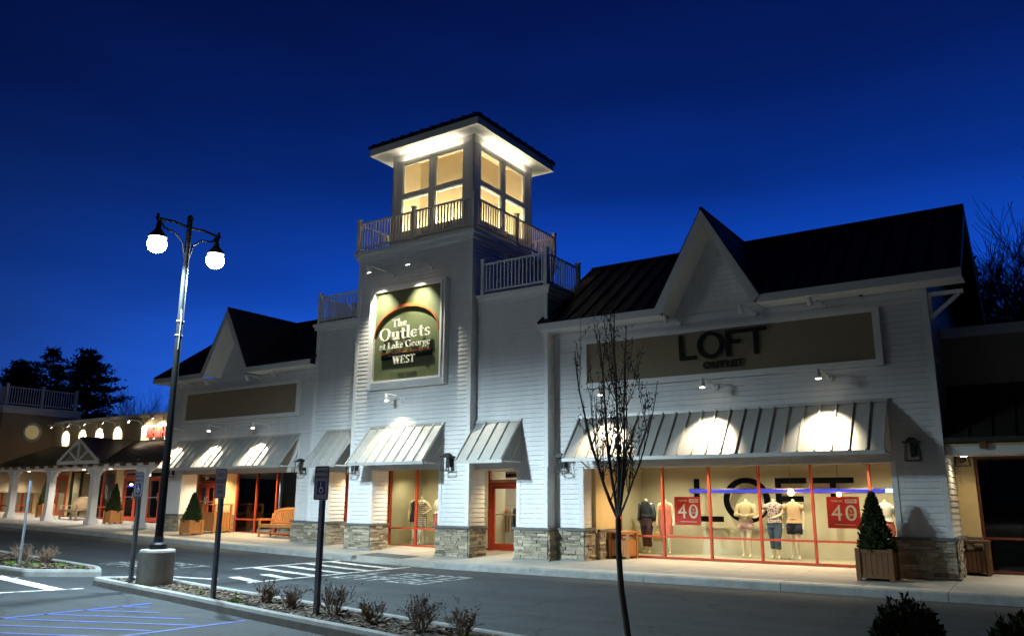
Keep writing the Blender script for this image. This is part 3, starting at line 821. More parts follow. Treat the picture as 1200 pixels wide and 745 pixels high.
for Fc in faces:
    t = MB()
    for (a0,a1) in ((-hw,-.13),(.13,hw)):
        for (z0,z1) in ((zw0,zm-.085),(zm+.085,zw1)):
            for q in ((a0,a0+.03,z0,z1),(a1-.03,a1,z0,z1),(a0+.03,a1-.03,z0,z0+.03),(a0+.03,a1-.03,z1-.03,z1)): fbox(t, Fc, q[0],q[1],-.098,-.03,q[2],q[3])
    wf = t.build('window', M['trim'], cw)
    g = MB()
    for (a0,a1) in ((-hw,-.13),(.13,hw)):
        for (z0,z1) in ((zw0,zm-.085),(zm+.085,zw1)): g.poly(Fc(a0,-.06,z0),Fc(a1,-.06,z0),Fc(a1,-.06,z1),Fc(a0,-.06,z1))
    g.build('glass', M['glass'], wf)
    t = MB()
    for s_ in (-1,1):
        fbox(t, Fc, s_*c-.11 if s_>0 else -c-.02, c+.02 if s_>0 else -c+.11, .0,.02,cz0,cz1)
    fbox(t, Fc, -c+.11, c-.11, .0,.018, 12.98, cz1)
    t.build('corner_board', M['trim'], cw)
M['cupin'] = mat('cupola_core_lining', (.72,.58,.37), rough=.8, var=.05)
mb = MB(); i_ = c-.12; k_ = 1.05
mb.poly((CX-i_,CY-i_,13.1),(CX+i_,CY-i_,13.1),(CX+i_,CY+i_,13.1),(CX-i_,CY+i_,13.1))
mb.box(CX-k_,CX+k_,CY-k_,CY+k_,9.8,13.09)  # inner core added so every pane shows a lit face, not open sky
for sx in (-1,1):
    for sy in (-1,1): mb.obox((CX+sx*k_,CY+sy*k_,9.8),(sx*.5,sy*.5,0),(.02*sy,-.02*sx,0),(0,0,3.29))
mb.build('interior_wall', M['cupin'], cw)
mb = MB(); e = 2.27
mb.box(CX-e,CX+e,CY-e,CY+e,13.225,13.25); mb.build('soffit', M['trim'], cw)
mb = MB()
for Fc_, (ax) in ((0,0),): pass
mb.box(CX-e-.02,CX+e+.02,CY-e-.02,CY-e,13.20,13.44); mb.box(CX-e-.02,CX+e+.02,CY+e,CY+e+.02,13.20,13.44)
mb.box(CX-e-.02,CX-e,CY-e,CY+e,13.20,13.44); mb.box(CX+e,CX+e+.02,CY-e,CY+e,13.20,13.44)
mb.build('fascia', M['trim'], cw)
mb = MB(); er = 2.34; za = 13.45; zp = 14.25
B4 = [(CX-er,CY-er,za),(CX+er,CY-er,za),(CX+er,CY+er,za),(CX-er,CY+er,za)]; A_ = (CX,CY,zp)
for i in range(4): mb.prism([B4[i],B4[(i+1)%4],A_], (0,0,.10))
for sg in (-1,1):
    for i in range(11):
        t = -er+.2+i*(2*er-.4)/10; k = abs(t)/er
        for (p,q) in (((CX+t,CY+sg*er,za+.12),(CX+t,CY+sg*er*k,za+.12+(zp-za)*(1-k))), ((CX+sg*er,CY+t,za+.12),(CX+sg*er*k,CY+t,za+.12+(zp-za)*(1-k)))): 
            if (V(p)-V(q)).length > .1: mb.bar(p,q,.03,.05)
mb.build('cupola_roof', M['roof'], cw)
CUPC = (1,.93,.66)
for sx, sy in ((0,-1),(1,0),(0,1),(-1,0)):
    for t_ in (-.6,.6): lamp('POINT', (CX+sx*1.33+t_*abs(sy),CY+sy*1.33+t_*abs(sx),10.15), 95, CUPC, parent=TB, shadow_soft_size=.10)
# linear uplights under the cupola eaves, on top of the window heads
LED = emis('soffit_strip', (1,.88,.58), 6)
for i, Fc in enumerate(faces):
    m = MB(); fbox(m, Fc, -1.2,1.2,.02,.075,12.90,12.93); m.build('uplight', M['trim'], cw)
    p = Fc(0,.16,12.94)
    l = bpy.data.lights.new('uplight_lamp','AREA'); l.shape = 'RECTANGLE'; l.size = 2.5; l.size_y = .12; l.energy = 7; l.color = (1,.90,.66)
    o = bpy.data.objects.new('uplight_lamp', l); col.objects.link(o); o.parent = TB
    o.location = p - ORG[TB.name]; o.rotation_euler = (math.pi,0,[0,math.pi/2,0,math.pi/2][i])

# ================================================================== LEFT STORE
LB = thing('store_building', 'white clapboard shop left of the tower with a steep gable and blank sign band', 'building', (-25,19.14,.4))
F = FRONT(YL); mb = MB()
siding(mb, F, -29.3, -20.72, 2.66, 6.3)
siding(mb, F, 0, 0, 6.3, 8.4, clip=gclip(-25.3, 6.3, 8.50, 1.32))
siding(mb, LEFT(-29.3), -25, -YL, 2.6, 6.3)
mb.box(-29.2,-20.8,24.9,25,0,6.3)
wl = mb.build('wall', M['siding'], LB)
tb = MB(); fbox(tb, F, -29.324,-29.19,.0,.026,1.1,6.1); fbox(tb, F, -29.3,-20.72,.0,.022,6.1,6.29); each(tb, 'corner_board', M['trim'], wl)
pier(LB, -29.3, -28.28, YL, 19.8, 2.66, zs=1.18); pier(LB, -21.78, -20.72, YL, 19.6, 2.66, zs=1.06, sides='L', corner=False)
mb = MB(); mb.box(-28.3,-20.8,19.27,20.42,2.78,2.86); mb.build('recess_ceiling', M['trim'], LB)
for x in (-27.4,-26.0,-24.4,-22.8): soffit_can(LB, x, 19.85, 2.78, 170, WARM)
zd = S(-28.2,20.4)
mb = MB(); mb.box(-29.3,-28.98,20.4,20.5,zd,2.78); mb.box(-27.85,-26.63,20.4,20.5,zd+.3,2.78); each(mb, 'recess_wall', M['beige'], LB)
sb = MB(); stones(sb, FRONT(20.38), -27.85,-26.63, zd-.1, 1.16, rs); sb.build('stone_base', M['stone'], LB)
door(LB, 20.45, -28.9, -27.93, zd, 2.28, leaves=2, glass='darkglass'); window(LB, 20.45, [-28.97,-27.86], 2.41, 2.77, glass='darkglass')
window(LB, 20.45, [-26.58,-25.42,-24.28,-23.12,-21.95], S(-24.5,20.45)+.0, 2.77, rail=1.0, glass='darkglass')
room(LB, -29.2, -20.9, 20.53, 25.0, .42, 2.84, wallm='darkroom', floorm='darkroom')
mb = MB()  # white columns added in place of a bright reflection in the window
for x, y in ((-26.0,22.0),(-25.0,23.2)): mb.lathe((x,y,.42), [(.13,0),(.13,2.4)], 14)
each(mb, 'reflection_column', M['trim'], LB)
lamp('SPOT', (-26.1,21.5,2.75), 150, (.9,.96,1), (-26.0,22.0,1.2), parent=LB, spot_size=R(70), spot_blend=.8, shadow_soft_size=.05)  # unseen spot added only to brighten these columns
mb = MB(); mb.box(-28.6,-28.40,20.40,20.415,2.50,2.62); mb.build('number_plate', M['cream'], LB)
mb = MB(); fbox(mb, F, -28.33,-21.95,.02,.055,4.72,5.74); bd = mb.build('sign_band', M['panel'], LB)
mb = MB()
fbox(mb, F, -28.47,-28.33,.02,.12,4.58,5.84); fbox(mb, F, -21.95,-21.81,.02,.12,4.58,5.84)
fbox(mb, F, -28.33,-21.95,.02,.12,5.74,5.84); fbox(mb, F, -28.33,-21.95,.02,.12,4.58,4.72)
mb.build('sign_band_frame', M['trim'], bd)
awning(LB, -28.6, -21.72, YL, ztop=3.92, zbot=2.86, dep=.85)
store_roof(LB, -29.75, -20.70, -25.3, 6.40, 8.72)

exec_after = []
# ================================================================== RIGHT NEIGHBOUR
NB = thing('neighbour_shop', 'dim tan stucco shop with a black metal porch roof at the right edge', 'building', (0,20.9,.2))
mb = MB(); mb.box(-2.02,6,20.9,21.1,2.75,5.46); mb.box(-2.02,-1.66,20.9,21.05,.95,2.74)
mb.box(-2.02,6,24.9,25,0,5.4); mb.build('wall', M['tan'], NB)
mb = MB(); mb.box(-2.0,6.05,20.80,21.15,5.462,5.70); mb.build('parapet_cap', M['trim'], NB)
mb = MB(); mb.box(-2.025,-1.64,20.885,20.898,1.02,2.74); mb.build('beige_panel', M['beige'], NB)
sb = MB(); stones(sb, FRONT(20.86), -2.02,-1.64, S(-2,21)-.1, .955, rs); sb.build('stone_base', M['stone'], NB)
mb = MB(); mb.box(-2.02,-1.62,20.79,20.9,.957,1.015); mb.build('stone_cap', M['cap'], NB)
mb = MB(); p0 = V((-2.0,19.16,3.02)); d = V((0,1.72,1.30)); mb.obox(p0, V((8,0,0)), d, V((0,-.02,.04)))
x = -1.98
while x < 6: mb.obox(p0+V((x+2.0-.0,0,.03)), V((.024,0,0)), d, V((0,-.02,.045))); x += .42
mb.box(-2.02,6,19.13,19.155,2.97,3.07)
mb.build('roof', M['blackroof'], NB)
mb = MB(); mb.box(-2.02,6,19.22,19.42,2.72,2.90); mb.build('beam', M['trim'], NB)
mb = MB(); mb.box(-2.0,6,19.20,19.44,2.902,2.95); mb.build('ledger', M['beige'], NB)
mb = MB()
for x in (-1.36,.2,1.8): mb.box(x,x+.13,19.12,19.21,2.84,2.97)
each(mb, 'rafter_tail', M['darkcedar'], NB)
mb = MB(); mb.box(-2.0,6,19.43,20.88,2.76,2.80); mb.build('recess_ceiling', M['trim'], NB)
M['darkred'] = mat('dark_red_frame', (.09,.018,.010), rough=.5)
window(NB, 20.95, [-1.60,.4,2.4,4.4], S(0,21), 2.75, rail=1.0, glass='darkglass', matf='darkred')
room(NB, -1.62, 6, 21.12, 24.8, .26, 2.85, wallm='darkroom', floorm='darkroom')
soffit_can(NB, .25, 19.9, 2.76, 190, (1,.9,.72)); soffit_can(NB, -1.75, 20.1, 2.76, 22, (1,.82,.5))
mb = MB()
for sx in (.5,): mb.box(sx,sx+.25,18.5,18.75,.1,2.72)
# ================================================================== LEFT PORCH BUILDING
PB = thing('porch_building', 'long low tan shop at the far left behind a white posted porch', 'building', (-37,21.5,.6))
PY = 19.1
mb = MB(); mb.box(-43.0,-29.32,21.5,21.7,2.9,5.42); mb.box(-43,-29.4,26,26.2,0,5.4); mb.build('wall', M['tan'], PB)
mb = MB(); mb.box(-43.0,-29.32,21.40,21.75,5.422,5.58); mb.build('parapet_cap', M['trim'], PB)
mb = MB(); p0 = V((-49.5,18.85,3.20)); d = V((0,2.64,1.06)); mb.obox(p0, V((20.1,0,0)), d, V((0,-.02,.04)))
x = -49.4
while x < -29.5: mb.obox(V((x,18.85,3.23)), V((.024,0,0)), d, V((0,-.02,.045))); x += .38
mb.build('porch_roof', M['blackroof'], PB)
mb = MB(); mb.box(-49.5,-29.5,18.98,19.20,2.98,3.16); bmk = mb.build('porch_beam', M['trim'], PB)
mb = MB(); x = -49.3
while x < -29.6: mb.box(x,x+.10,18.80,18.978,3.06,3.18); x += .82
each(mb, 'rafter_tail', M['darkcedar'], PB)
for x in (-30.75,-34.35,-37.95,-41.4,-45.2):
    z = S(x,PY); mb = MB()
    mb.box(x-.14,x+.14,PY-.14,PY+.14,z-.1,2.96); mb.box(x-.20,x+.20,PY-.20,PY+.20,z-.1,z+.14); mb.box(x-.17,x+.17,PY-.17,PY+.17,z+.142,z+.24)
    mb.box(x-.17,x+.17,PY-.17,PY+.17,2.70,2.76); mb.box(x-.19,x+.19,PY-.19,PY+.19,2.86,2.955)
    p = mb.build('porch_post', M['trim'], PB)
    b = MB()
    for sg in (-1,1):
        b.prism([(x+sg*.141,PY-.05,2.40),(x+sg*.141,PY-.05,2.96),(x+sg*.62,PY-.05,2.96),(x+sg*.62,PY-.05,2.90),(x+sg*.40,PY-.05,2.80),(x+sg*.24,PY-.05,2.62)], (0,.10,0))
    each(b, 'post_bracket', M['trim'], p)
# pediment over the entrance
gx0,gx1,gz0,gz1,gy = -36.9,-33.6,3.22,4.25,18.74
mb = MB(); gc = (gx0+gx1)/2
mb.prism([(gx0-.1,gy,gz0),(gc,gy,gz1+.06),(gc,21.3,gz1+.06),(gx0-.1,18.9,gz0)], (0,0,.05)); mb.prism([(gx1+.1,gy,gz0),(gx1+.1,18.9,gz0),(gc,21.3,gz1+.06),(gc,gy,gz1+.06)], (0,0,.05))
mb.build('pediment_roof', M['blackroof'], PB)
mb = MB()
mb.bar((gx0,gy,gz0+.03),(gx1,gy,gz0+.03),.10,.14); mb.bar((gx0,gy-.002,gz0+.05),(gc,gy-.002,gz1-.02),.10,.12); mb.bar((gx1,gy-.004,gz0+.05),(gc,gy-.004,gz1-.02),.10,.12)
mb.bar((gc,gy,gz0+.1),(gc,gy,gz1-.08),.09,.09,up=(0,1,0))
mb.bar((gc-.05,gy,gz0+.1),(gc-.80,gy,gz0+.55),.08,.08); mb.bar((gc+.05,gy,gz0+.1),(gc+.80,gy,gz0+.55),.08,.08)
mb.build('pediment_truss', M['trim'], PB)
mb = MB(); mb.prism([(gx0+.1,gy+.07,gz0),(gx1-.1,gy+.07,gz0),(gc,gy+.07,gz1-.1)], (0,.04,0)); mb.build('pediment_panel', M['panel'], PB)
# storefront under the porch
mb = MB(); mb.box(-49,-29.5,19.3,21.4,3.04,3.10); mb.build('porch_ceiling', M['trim'], PB)
zf = lambda x: S(x,21)
mb = MB()
for a,b in ((-49,-47.6),(-44.2,-43.4),(-40.95,-40.7),(-36.75,-36.15),(-33.1,-29.5)): mb.box(a,b,21.42,21.5,zf(b)-.2,3.04)
each(mb, 'pilaster', M['beige'], PB)
sb = MB(); stones(sb, FRONT(21.40), -36.77,-36.13, zf(-36)-.1, 1.45, rs); sb.build('stone_base', M['stone'], PB)
window(PB, 21.46, [-47.6,-46.5,-45.4,-44.2], zf(-46), 3.03, rail=1.35); window(PB, 21.46, [-43.3,-42.9], zf(-43), 3.03)
door(PB, 21.46, -42.8, -41.1, zf(-42), 2.75, leaves=2)
window(PB, 21.46, [-40.65,-39.8,-38.9], zf(-40), 3.03, matf='bronze')
window(PB, 21.46, [-38.85,-37.8,-36.8], zf(-38), 3.03, rail=1.35, glass='darkglass')
door(PB, 21.46, -35.95, -34.3, zf(-35), 2.62, leaves=2); window(PB, 21.46, [-36.1,-34.25], 2.75, 3.03)
door(PB, 21.46, -34.1, -33.2, zf(-34), 2.62)
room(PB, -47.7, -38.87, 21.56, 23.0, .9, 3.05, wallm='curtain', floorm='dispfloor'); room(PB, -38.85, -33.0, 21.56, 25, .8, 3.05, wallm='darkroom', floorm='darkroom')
for x in (-46,-43.5,-40.5): lamp('SPOT', (x,22.1,3.0), 55, (1,.9,.66), (x,22.4,0), parent=PB, spot_size=R(140), spot_blend=.8, shadow_soft_size=.08)
lamp('SPOT', (-35.3,22.6,3.0), 40, (1,.92,.9), (-35,23.4,.5), parent=PB, spot_size=R(120), spot_blend=.8, shadow_soft_size=.08)
mb = MB(); mb.box(-36.2,-35.3,22.2,22.25,2.62,2.98); mb.box(-34.4,-33.4,22.2,22.25,2.62,2.95); each(mb, 'lit_panel', M['tube'], PB)
mb = MB()
for x in (-38.2,-37.4): mb.lathe((x,22.6,2.35), [(.05,0),(.09,.05),(.05,.1)], 8)
each(mb, 'interior_lamp', M['bulbw'], PB)
mb = MB(); mb.box(-38.6,-37.2,22.9,22.94,2.30,2.36); mb.build('interior_neon', M['neon'], PB)
for x in (-45.5,-42,-39.5,-37,-34.8,-32): soffit_can(PB, x, 20.0, 3.04, 190, (1,.84,.62) if x < -41 else (1,.93,.84))
# block with a railed deck and round window, beyond the porch
KB = thing('deck_block', 'taupe clapboard block with a railed roof deck and round window at the left edge', 'building', (-46,20,.7))
mb = MB(); siding(mb, RIGHT(-43.02), 18.9, 22.6, 2.0, 5.85); siding(mb, FRONT(18.9), -52, -43.02, 2.0, 5.85); mb.build('wall', M['taupe'], KB)
mb = MB(); mb.box(-52,-42.93,18.80,22.7,5.853,6.10); mb.box(-52,-42.85,18.72,22.78,6.102,6.22); mb.build('cornice', M['trim'], KB)
railing(KB, (-43.05,18.95), (-43.05,22.4), 6.22, h=.98, mids=1); railing(KB, (-52,18.95), (-43.05,18.95), 6.22, h=.98, ends=(0,0), mids=3)
mb = MB(); mb.ring((-43.02,20.35,4.98), .47,.35,.07, ax='x'); wfm = mb.build('round_window', M['trim'], KB)
mb = MB(); mb.lathe((0,0,0), [(.36,0),(.36,.01)], 32); me_ = MB()
for v in mb.v: me_.v.append((-42.995+v[2]*.5, 20.35+v[0], 4.98+v[1]))
me_.f = mb.f; me_.c = mb.c
M['roundglass'] = mat('lit_frosted_glass', (.35,.33,.2), rough=.3, emit=((.75,.62,.28),.12), var=.3, nscale=5)
me_.build('pane', M['roundglass'], wfm)
# ================================================================== TEXT
def text(body, name, m, loc, size, depth, parent=None, align='CENTER', bold=0, sx=1, rot=(R(90),0,0), serif=False):
    cu = bpy.data.curves.new(name, 'FONT'); cu.body = body; cu.size = size; cu.extrude = depth; cu.align_x = align; cu.align_y = 'CENTER'; cu.offset = bold; cu.resolution_u = 3
    t = bpy.data.objects.new('text_source', cu); col.objects.link(t)
    dg = bpy.context.evaluated_depsgraph_get(); me = bpy.data.meshes.new_from_object(t.evaluated_get(dg))
    bpy.data.objects.remove(t); bpy.data.curves.remove(cu)
    mw = Matrix.Translation(V(loc)) @ Matrix.Rotation(rot[2],4,'Z') @ Matrix.Rotation(rot[0],4,'X') @ Matrix.Diagonal((sx,1,1,1))
    me.transform(mw)
    if parent is not None: me.transform(Matrix.Translation(-ORG[parent.name]))
    me.name = name; me.materials.clear(); me.materials.append(m)
    o = bpy.data.objects.new(name, me); col.objects.link(o)
    if parent is not None: o.parent = parent; ORG[o.name] = ORG[parent.name]
    return o
# serif capitals and lower case cut as outlines: stems, bowls and slab feet on a unit em
def serif_text(body, name, m, x0, zbase, h, y, depth, parent, width=None, bold=.17):
    """old-style lettering: h = cap height; letters from strokes with serifs"""
    xh = .64
    def glyph(ch):
        st = []; adv = .7; b = bold; t = .055
        def v(x, z0, z1): st.append(('r', x, x+b, z0, z1))
        def sf(x, z, wd=.10): st.append(('r', x-wd, x+b+wd, z if z < .3 else z-t, z+t if z < .3 else z))
        def hbar(x0, x1, z, tt=.07): st.append(('r', x0, x1, z, z+tt))
        def o(cx, cz, rx, rz, a0=0, a1=360, tk=b, tn=.055): st.append(('o', cx, cz, rx, rz, a0, a1, tk, tn))
        if ch == 'T': v(.30,0,1); sf(.30,0); hbar(.02,.75,.93); st.append(('r',.02,.08,.78,.93)); st.append(('r',.69,.75,.78,.93)); adv=.80
        elif ch == 'h': v(.10,0,1.05); sf(.10,0,.08); v(.46,0,.42); sf(.46,0,.08); o(.35,.40,.28,.24,10,150); adv=.78
        elif ch == 'e': o(.30,xh/2,.28,xh/2,35,330); hbar(.08,.52,xh/2,.06); adv=.64
        elif ch == 'O': o(.48,.5,.47,.52,0,360,b*1.15); adv=1.0
        elif ch == 'u': v(.08,.12,xh); st.append(('r',.0,.1,xh-t,xh)); v(.46,0,xh); st.append(('r',.38,.48,xh-t,xh)); st.append(('r',.6,.72,0,t)); o(.30,.20,.22,.21,180,360); adv=.76
        elif ch == 't': v(.14,.08,.86); hbar(.0,.44,xh-.07); o(.30,.14,.16,.15,190,340); adv=.47
        elif ch == 'l': v(.10,0,1.05); sf(.10,0,.09); st.append(('r',.0,.1,1.05-t,1.05)); adv=.38
        elif ch == 's': o(.26,.48,.20,.17,20,270,b*.8); o(.26,.17,.22,.18,200,450,b*.8); adv=.53
        elif ch == 'a': v(.36,.0,.45); o(.26,.42,.22,.21,20,160); o(.26,.17,.24,.18,0,360,b*.9); st.append(('r',.5,.6,0,t)); adv=.62
        elif ch == 'L': v(.14,0,1); sf(.14,1); hbar(.04,.72,0); st.append(('r',.66,.72,0,.22)); adv=.78
        elif ch == 'k': v(.10,0,1.05); sf(.10,0,.08); st.append(('d',.24,.28,.52,.60,.10)); st.append(('d',.32,.34,.56,.0,.16)); hbar(.42,.62,xh-t,t); hbar(.44,.72,0,t); adv=.72
        elif ch == 'G': o(.48,.5,.46,.52,40,330,b*1.1); v(.72,.08,.42); hbar(.62,1.0,.40,.05); adv=1.02
        elif ch == 'o': o(.32,xh/2,.31,xh/2+.02); adv=.67
        elif ch == 'r': v(.10,0,xh); sf(.10,0,.08); o(.38,.46,.16,.16,30,140); adv=.54
        elif ch == 'g': o(.28,.38,.25,.25); o(.28,-.14,.28,.17,0,360,b*.6); hbar(.45,.62,.56,.06); st.append(('r',.12,.2,.02,.16)); adv=.62
        elif ch == 'W': 
            for (a,c) in ((.10,.36),(.36,.60),(.60,.86)): pass
            st += [('d',.10,1,.34,.0,b),('d',.56,1,.34,.0,.07),('d',.52,1,.78,.0,b),('d',1.0,1,.78,.0,.07)]; hbar(-.02,.30,1-t,t); hbar(.40,.68,1-t,t); hbar(.88,1.1,1-t,t); adv=1.12
        elif ch == 'E': v(.12,0,1); hbar(.02,.66,.93); hbar(.02,.70,0); hbar(.25,.5,.48,.06); st.append(('r',.62,.68,.80,.93)); st.append(('r',.64,.70,.0,.22)); st.append(('r',.47,.52,.40,.62)); adv=.76
        elif ch == 'S': o(.30,.74,.25,.25,20,270,b*.9); o(.30,.25,.27,.26,200,450,b*.9); adv=.64
        elif ch == ' ': adv=.32
        return st, adv
    total = sum(glyph(c)[1] for c in body)
    k = h if width is None else width/total
    mb = MB(); x = x0
    for c in body:
        st, adv = glyph(c)
        for s_ in st:
            if s_[0] == 'r': mb.box(x+s_[1]*k, x+s_[2]*k, y-depth, y, zbase+s_[3]*h, zbase+s_[4]*h)
            elif s_[0] == 'd':
                _,xa,za,xb,zb,tk = s_
                mb.prism([(x+(xa-tk/2)*k,y,zbase+za*h),(x+(xa+tk/2)*k,y,zbase+za*h),(x+(xb+tk/2)*k,y,zbase+zb*h),(x+(xb-tk/2)*k,y,zbase+zb*h)], (0,-depth,0))
            else:
                _,cx,cz,rx,rz,a0,a1,tk,tn = s_
                n = 20; vs = []; fs = []
                for i in range(n+1):
                    a = R(a0+(a1-a0)*i/n)
                    for (qx,qz) in ((rx,rz),(rx-tk,rz-tn)):
                        for yy in (y-depth,y): vs.append((x+(cx+qx*math.cos(a))*k, yy, zbase+(cz+qz*math.sin(a))*h))
                for i in range(n):
                    a_ = 4*i; b_ = 4*(i+1)
                    fs += [(a_,b_,b_+2,a_+2),(a_+1,a_+3,b_+3,b_+1),(a_,a_+1,b_+1,b_),(a_+2,b_+2,b_+3,a_+3)]
                fs += [(0,2,3,1),(4*n,4*n+1,4*n+3,4*n+2)]
                mb._add(vs, fs)
        x += adv*k
    return mb.build(name, m, parent)

# ------------------------------------------------------------------ entrance sign on the tower
SG = thing('entrance_sign', 'large framed green sign with an arch and cream serif lettering high on the tower front', 'sign', (-16.22,YT,6.7))
sx0,sx1,sz0,sz1 = -17.55,-14.88,5.33,8.16
mb = MB(); mb.box(sx0,sx1,YT-.20,YT-.03,sz0,sz1); mb.build('panel', M['green'], SG)
mb = MB(); fd = .30
for a in ((sx0-.24,sx0,sz0-.24,sz1+.16),(sx1,sx1+.16,sz0-.24,sz1+.16),(sx0,sx1,sz1,sz1+.16),(sx0,sx1,sz0-.24,sz0)): mb.box(a[0],a[1],YT-.24,YT-.025,a[2],a[3])
for a in ((sx0-.07,sx0,sz0-.07,sz1+.07),(sx1,sx1+.07,sz0-.07,sz1+.07),(sx0,sx1,sz1,sz1+.07),(sx0,sx1,sz0-.07,sz0)): mb.box(a[0],a[1],YT-.275,YT-.242,a[2],a[3])
mb.build('frame', M['trim'], SG)
SW, SH = sx1-sx0, sz1-sz0
ux = lambda u: sx0+u*SW
vz = lambda v: sz1-v*SH
ys = YT-.205
mb = MB(); n = 28; vs = []; fs = []
for i in range(n+1):
    a = math.pi*(1-i/n)
    t = .010+.024*math.sin(a)
    for s_ in (0,1):
        r = 1 - (t if s_ else 0)/.40
        for yy in (ys-.075, ys): vs.append((ux(.5+.485*math.cos(a)*(1-(.5*t if s_ else 0))), yy, vz(.52-.345*math.sin(a)*(1-(t/.345 if s_ else 0)) if True else 0)))
for i in range(n):
    a_ = 4*i; b_ = a_+4; fs += [(a_,b_,b_+2,a_+2),(a_+1,a_+3,b_+3,b_+1),(a_,a_+1,b_+1,b_),(a_+2,b_+2,b_+3,a_+3)]
mb._add(vs, fs); mb.build('arch', M['orange'], SG)
H_ = SH
yl = ys-.10
serif_text('The', 'lettering', M['cream'], ux(.31), vz(.425), .085*H_, yl, .03, SG, width=.225*SW)
serif_text('Outlets', 'lettering', M['cream'], ux(.115), vz(.565), .135*H_, yl, .03, SG, width=.775*SW)
serif_text('at Lake George', 'lettering', M['cream'], ux(.12), vz(.665), .075*H_, yl, .03, SG, width=.77*SW)
serif_text('WEST', 'lettering', M['cream'], ux(.335), vz(.835), .085*H_, yl, .03, SG, width=.34*SW)
mb = MB(); mb.box(ux(.12),ux(.885),ys-.10,ys-.06,vz(.712),vz(.70)); mb.build('rule', M['orange'], SG)
mb = MB(); mb.box(ux(.122),ux(.883),ys-.03,ys,vz(.775),vz(.715)); mb.build('shade_bar', M['letter'], SG)

# ------------------------------------------------------------------ fascia letters of the right store
LS = thing('fascia_lettering', 'charcoal letters LOFT over OUTLET on the taupe band above the right store awning', 'sign', (-6.6,YR,5.5))
yy = YR-.14
def geo_word(mbs, y, d, spec, z0, z1, t):
    for (ch, a, b) in spec:
        mb = MB()
        if ch == 'L': mb.box(a,a+t,y,y+d,z0,z1); mb.box(a+t,b,y,y+d,z0,z0+t)
        if ch == 'O': mb.ring(((a+b)/2,y,(z0+z1)/2), (z1-z0)/2+.02,(z1-z0)/2+.02-t, d, 44, sx=(b-a)/(z1-z0+.04))
        if ch == 'F': mb.box(a,a+t,y,y+d,z0,z1); mb.box(a+t,b,y,y+d,z1-t,z1); mb.box(a+t,b-.12*(b-a),y,y+d,z0+(z1-z0)*.47,z0+(z1-z0)*.47+t)
        if ch == 'T': m_ = (a+b)/2; mb.box(a,b,y,y+d,z1-t,z1); mb.box(m_-t/2,m_+t/2,y,y+d,z0,z1-t)
        mbs.append(mb)
ms = []; geo_word(ms, yy, .05, [('L',-7.72,-7.28),('O',-7.24,-6.58),('F',-6.51,-6.10),('T',-6.06,-5.49)], 5.22, 5.86, .088)
for m_ in ms: m_.build('letter', M['letter'], LS)
text('OUTLET', 'letter_row', M['letter'], (-6.60,yy+.02,5.03), .235, .02, LS, bold=.006, sx=1.18)

# ------------------------------------------------------------------ big display letters in the window
DL = thing('window_lettering', 'giant black letters LOFT standing off the back wall of the right shop window', 'sign', (-6.6,22.4,1.8))
ms = []; geo_word(ms, 22.35, .05, [('L',-8.80,-7.98),('O',-7.95,-6.66),('F',-6.50,-5.68),('T',-5.52,-4.50)], 1.20, 2.38, .15)
M['matteblack'] = mat('matte_black_letter', (.004,.004,.004), rough=1, spec=.02)
for m_ in ms: m_.build('letter', M['matteblack'], DL)

# red lit shop sign far left
RS = thing('shop_sign', 'white panel with brightly lit red letters above the dark porch roof', 'sign', (-33.8,21.45,4.6))
mb = MB(); mb.box(-35.1,-31.5,21.42,21.49,4.34,5.02); mb.build('panel', M['posterwhite'], RS)
mb = MB(); x = -34.5; rr = random.Random(5)
for k in range(9):
    mb.box(x,x+.09,21.33,21.415,4.46,4.92)
    if k % 2 == 0: mb.box(x+.09,x+.24,21.33,21.415,rr.choice([4.83,4.62,4.46]),rr.choice([4.92,4.72,4.56])+.0 if False else 4.92 if k%4==0 else 4.72)
    x += .24 if k % 2 == 0 else .12
mb.box(-32.9,-32.3,21.33,21.415,4.46,4.92)
mb.build('lettering', M['posterred'], RS)

# ================================================================== WALL SPOTLIGHTS
def wall_spot(x, y, z, reach, label, on=True, energy=60, aim=None, size=60, color=(1,.86,.60), up=False, side=0, blend=.35, tilt=None):
    t = thing('wall_spotlight', label, 'spotlight', (x,y,z), 'gooseneck spotlights on the shop walls')
    m = MB(); 
    for v in (0,): m.tube([(x,y-.001,z),(x,y-.045,z)], .075, 12)
    m.build('mount', M['trim'], t)
    hx, hy, hz = x+side, y-reach, z+.10
    m = MB(); m.tube([(x,y-.045,z),(x+side*.3,y-.12,z+.09),(x+side*.85,y-reach*.8,z+.14),(hx,hy,hz+.02)], .018, 6); m.build('arm', M['trim'], t)
    a = V(aim) if aim is not None else V((hx,hy,hz-1)); d = (a-V((hx,hy,hz))).normalized(); p = V((hx,hy,hz))
    m = MB(); m.tube([p-d*.06,p+d*.02,p+d*.06,p+d*.17], [.03,.05,.062,.072], 12); m.build('head', M['trim'], t)
    m = MB(); m.tube([p+d*.171,p+d*.178], [.058,.058], 12); m.build('lens', M['spotlens'] if on else M['cap'], t)
    if on: lamp('SPOT', p+d*.19, energy, color, a, parent=t, spot_size=R(size), spot_blend=blend, shadow_soft_size=.03)
    return t
PLACE = ['left', 'middle', 'right']
for i, x in enumerate((-9.62,-6.85,-4.16)):
    hy = YR-.62
    wall_spot(x, YR-.02, 4.50, .60, ['lit spotlight over the right store awning, the one behind the bare street tree','lit spotlight over the right store awning, below the LOFT letters','lit spotlight over the right store awning, nearest the corner of the wall'][i], energy=290, aim=(x-.08,18.50,3.15), size=74, side=-.12, blend=.95)
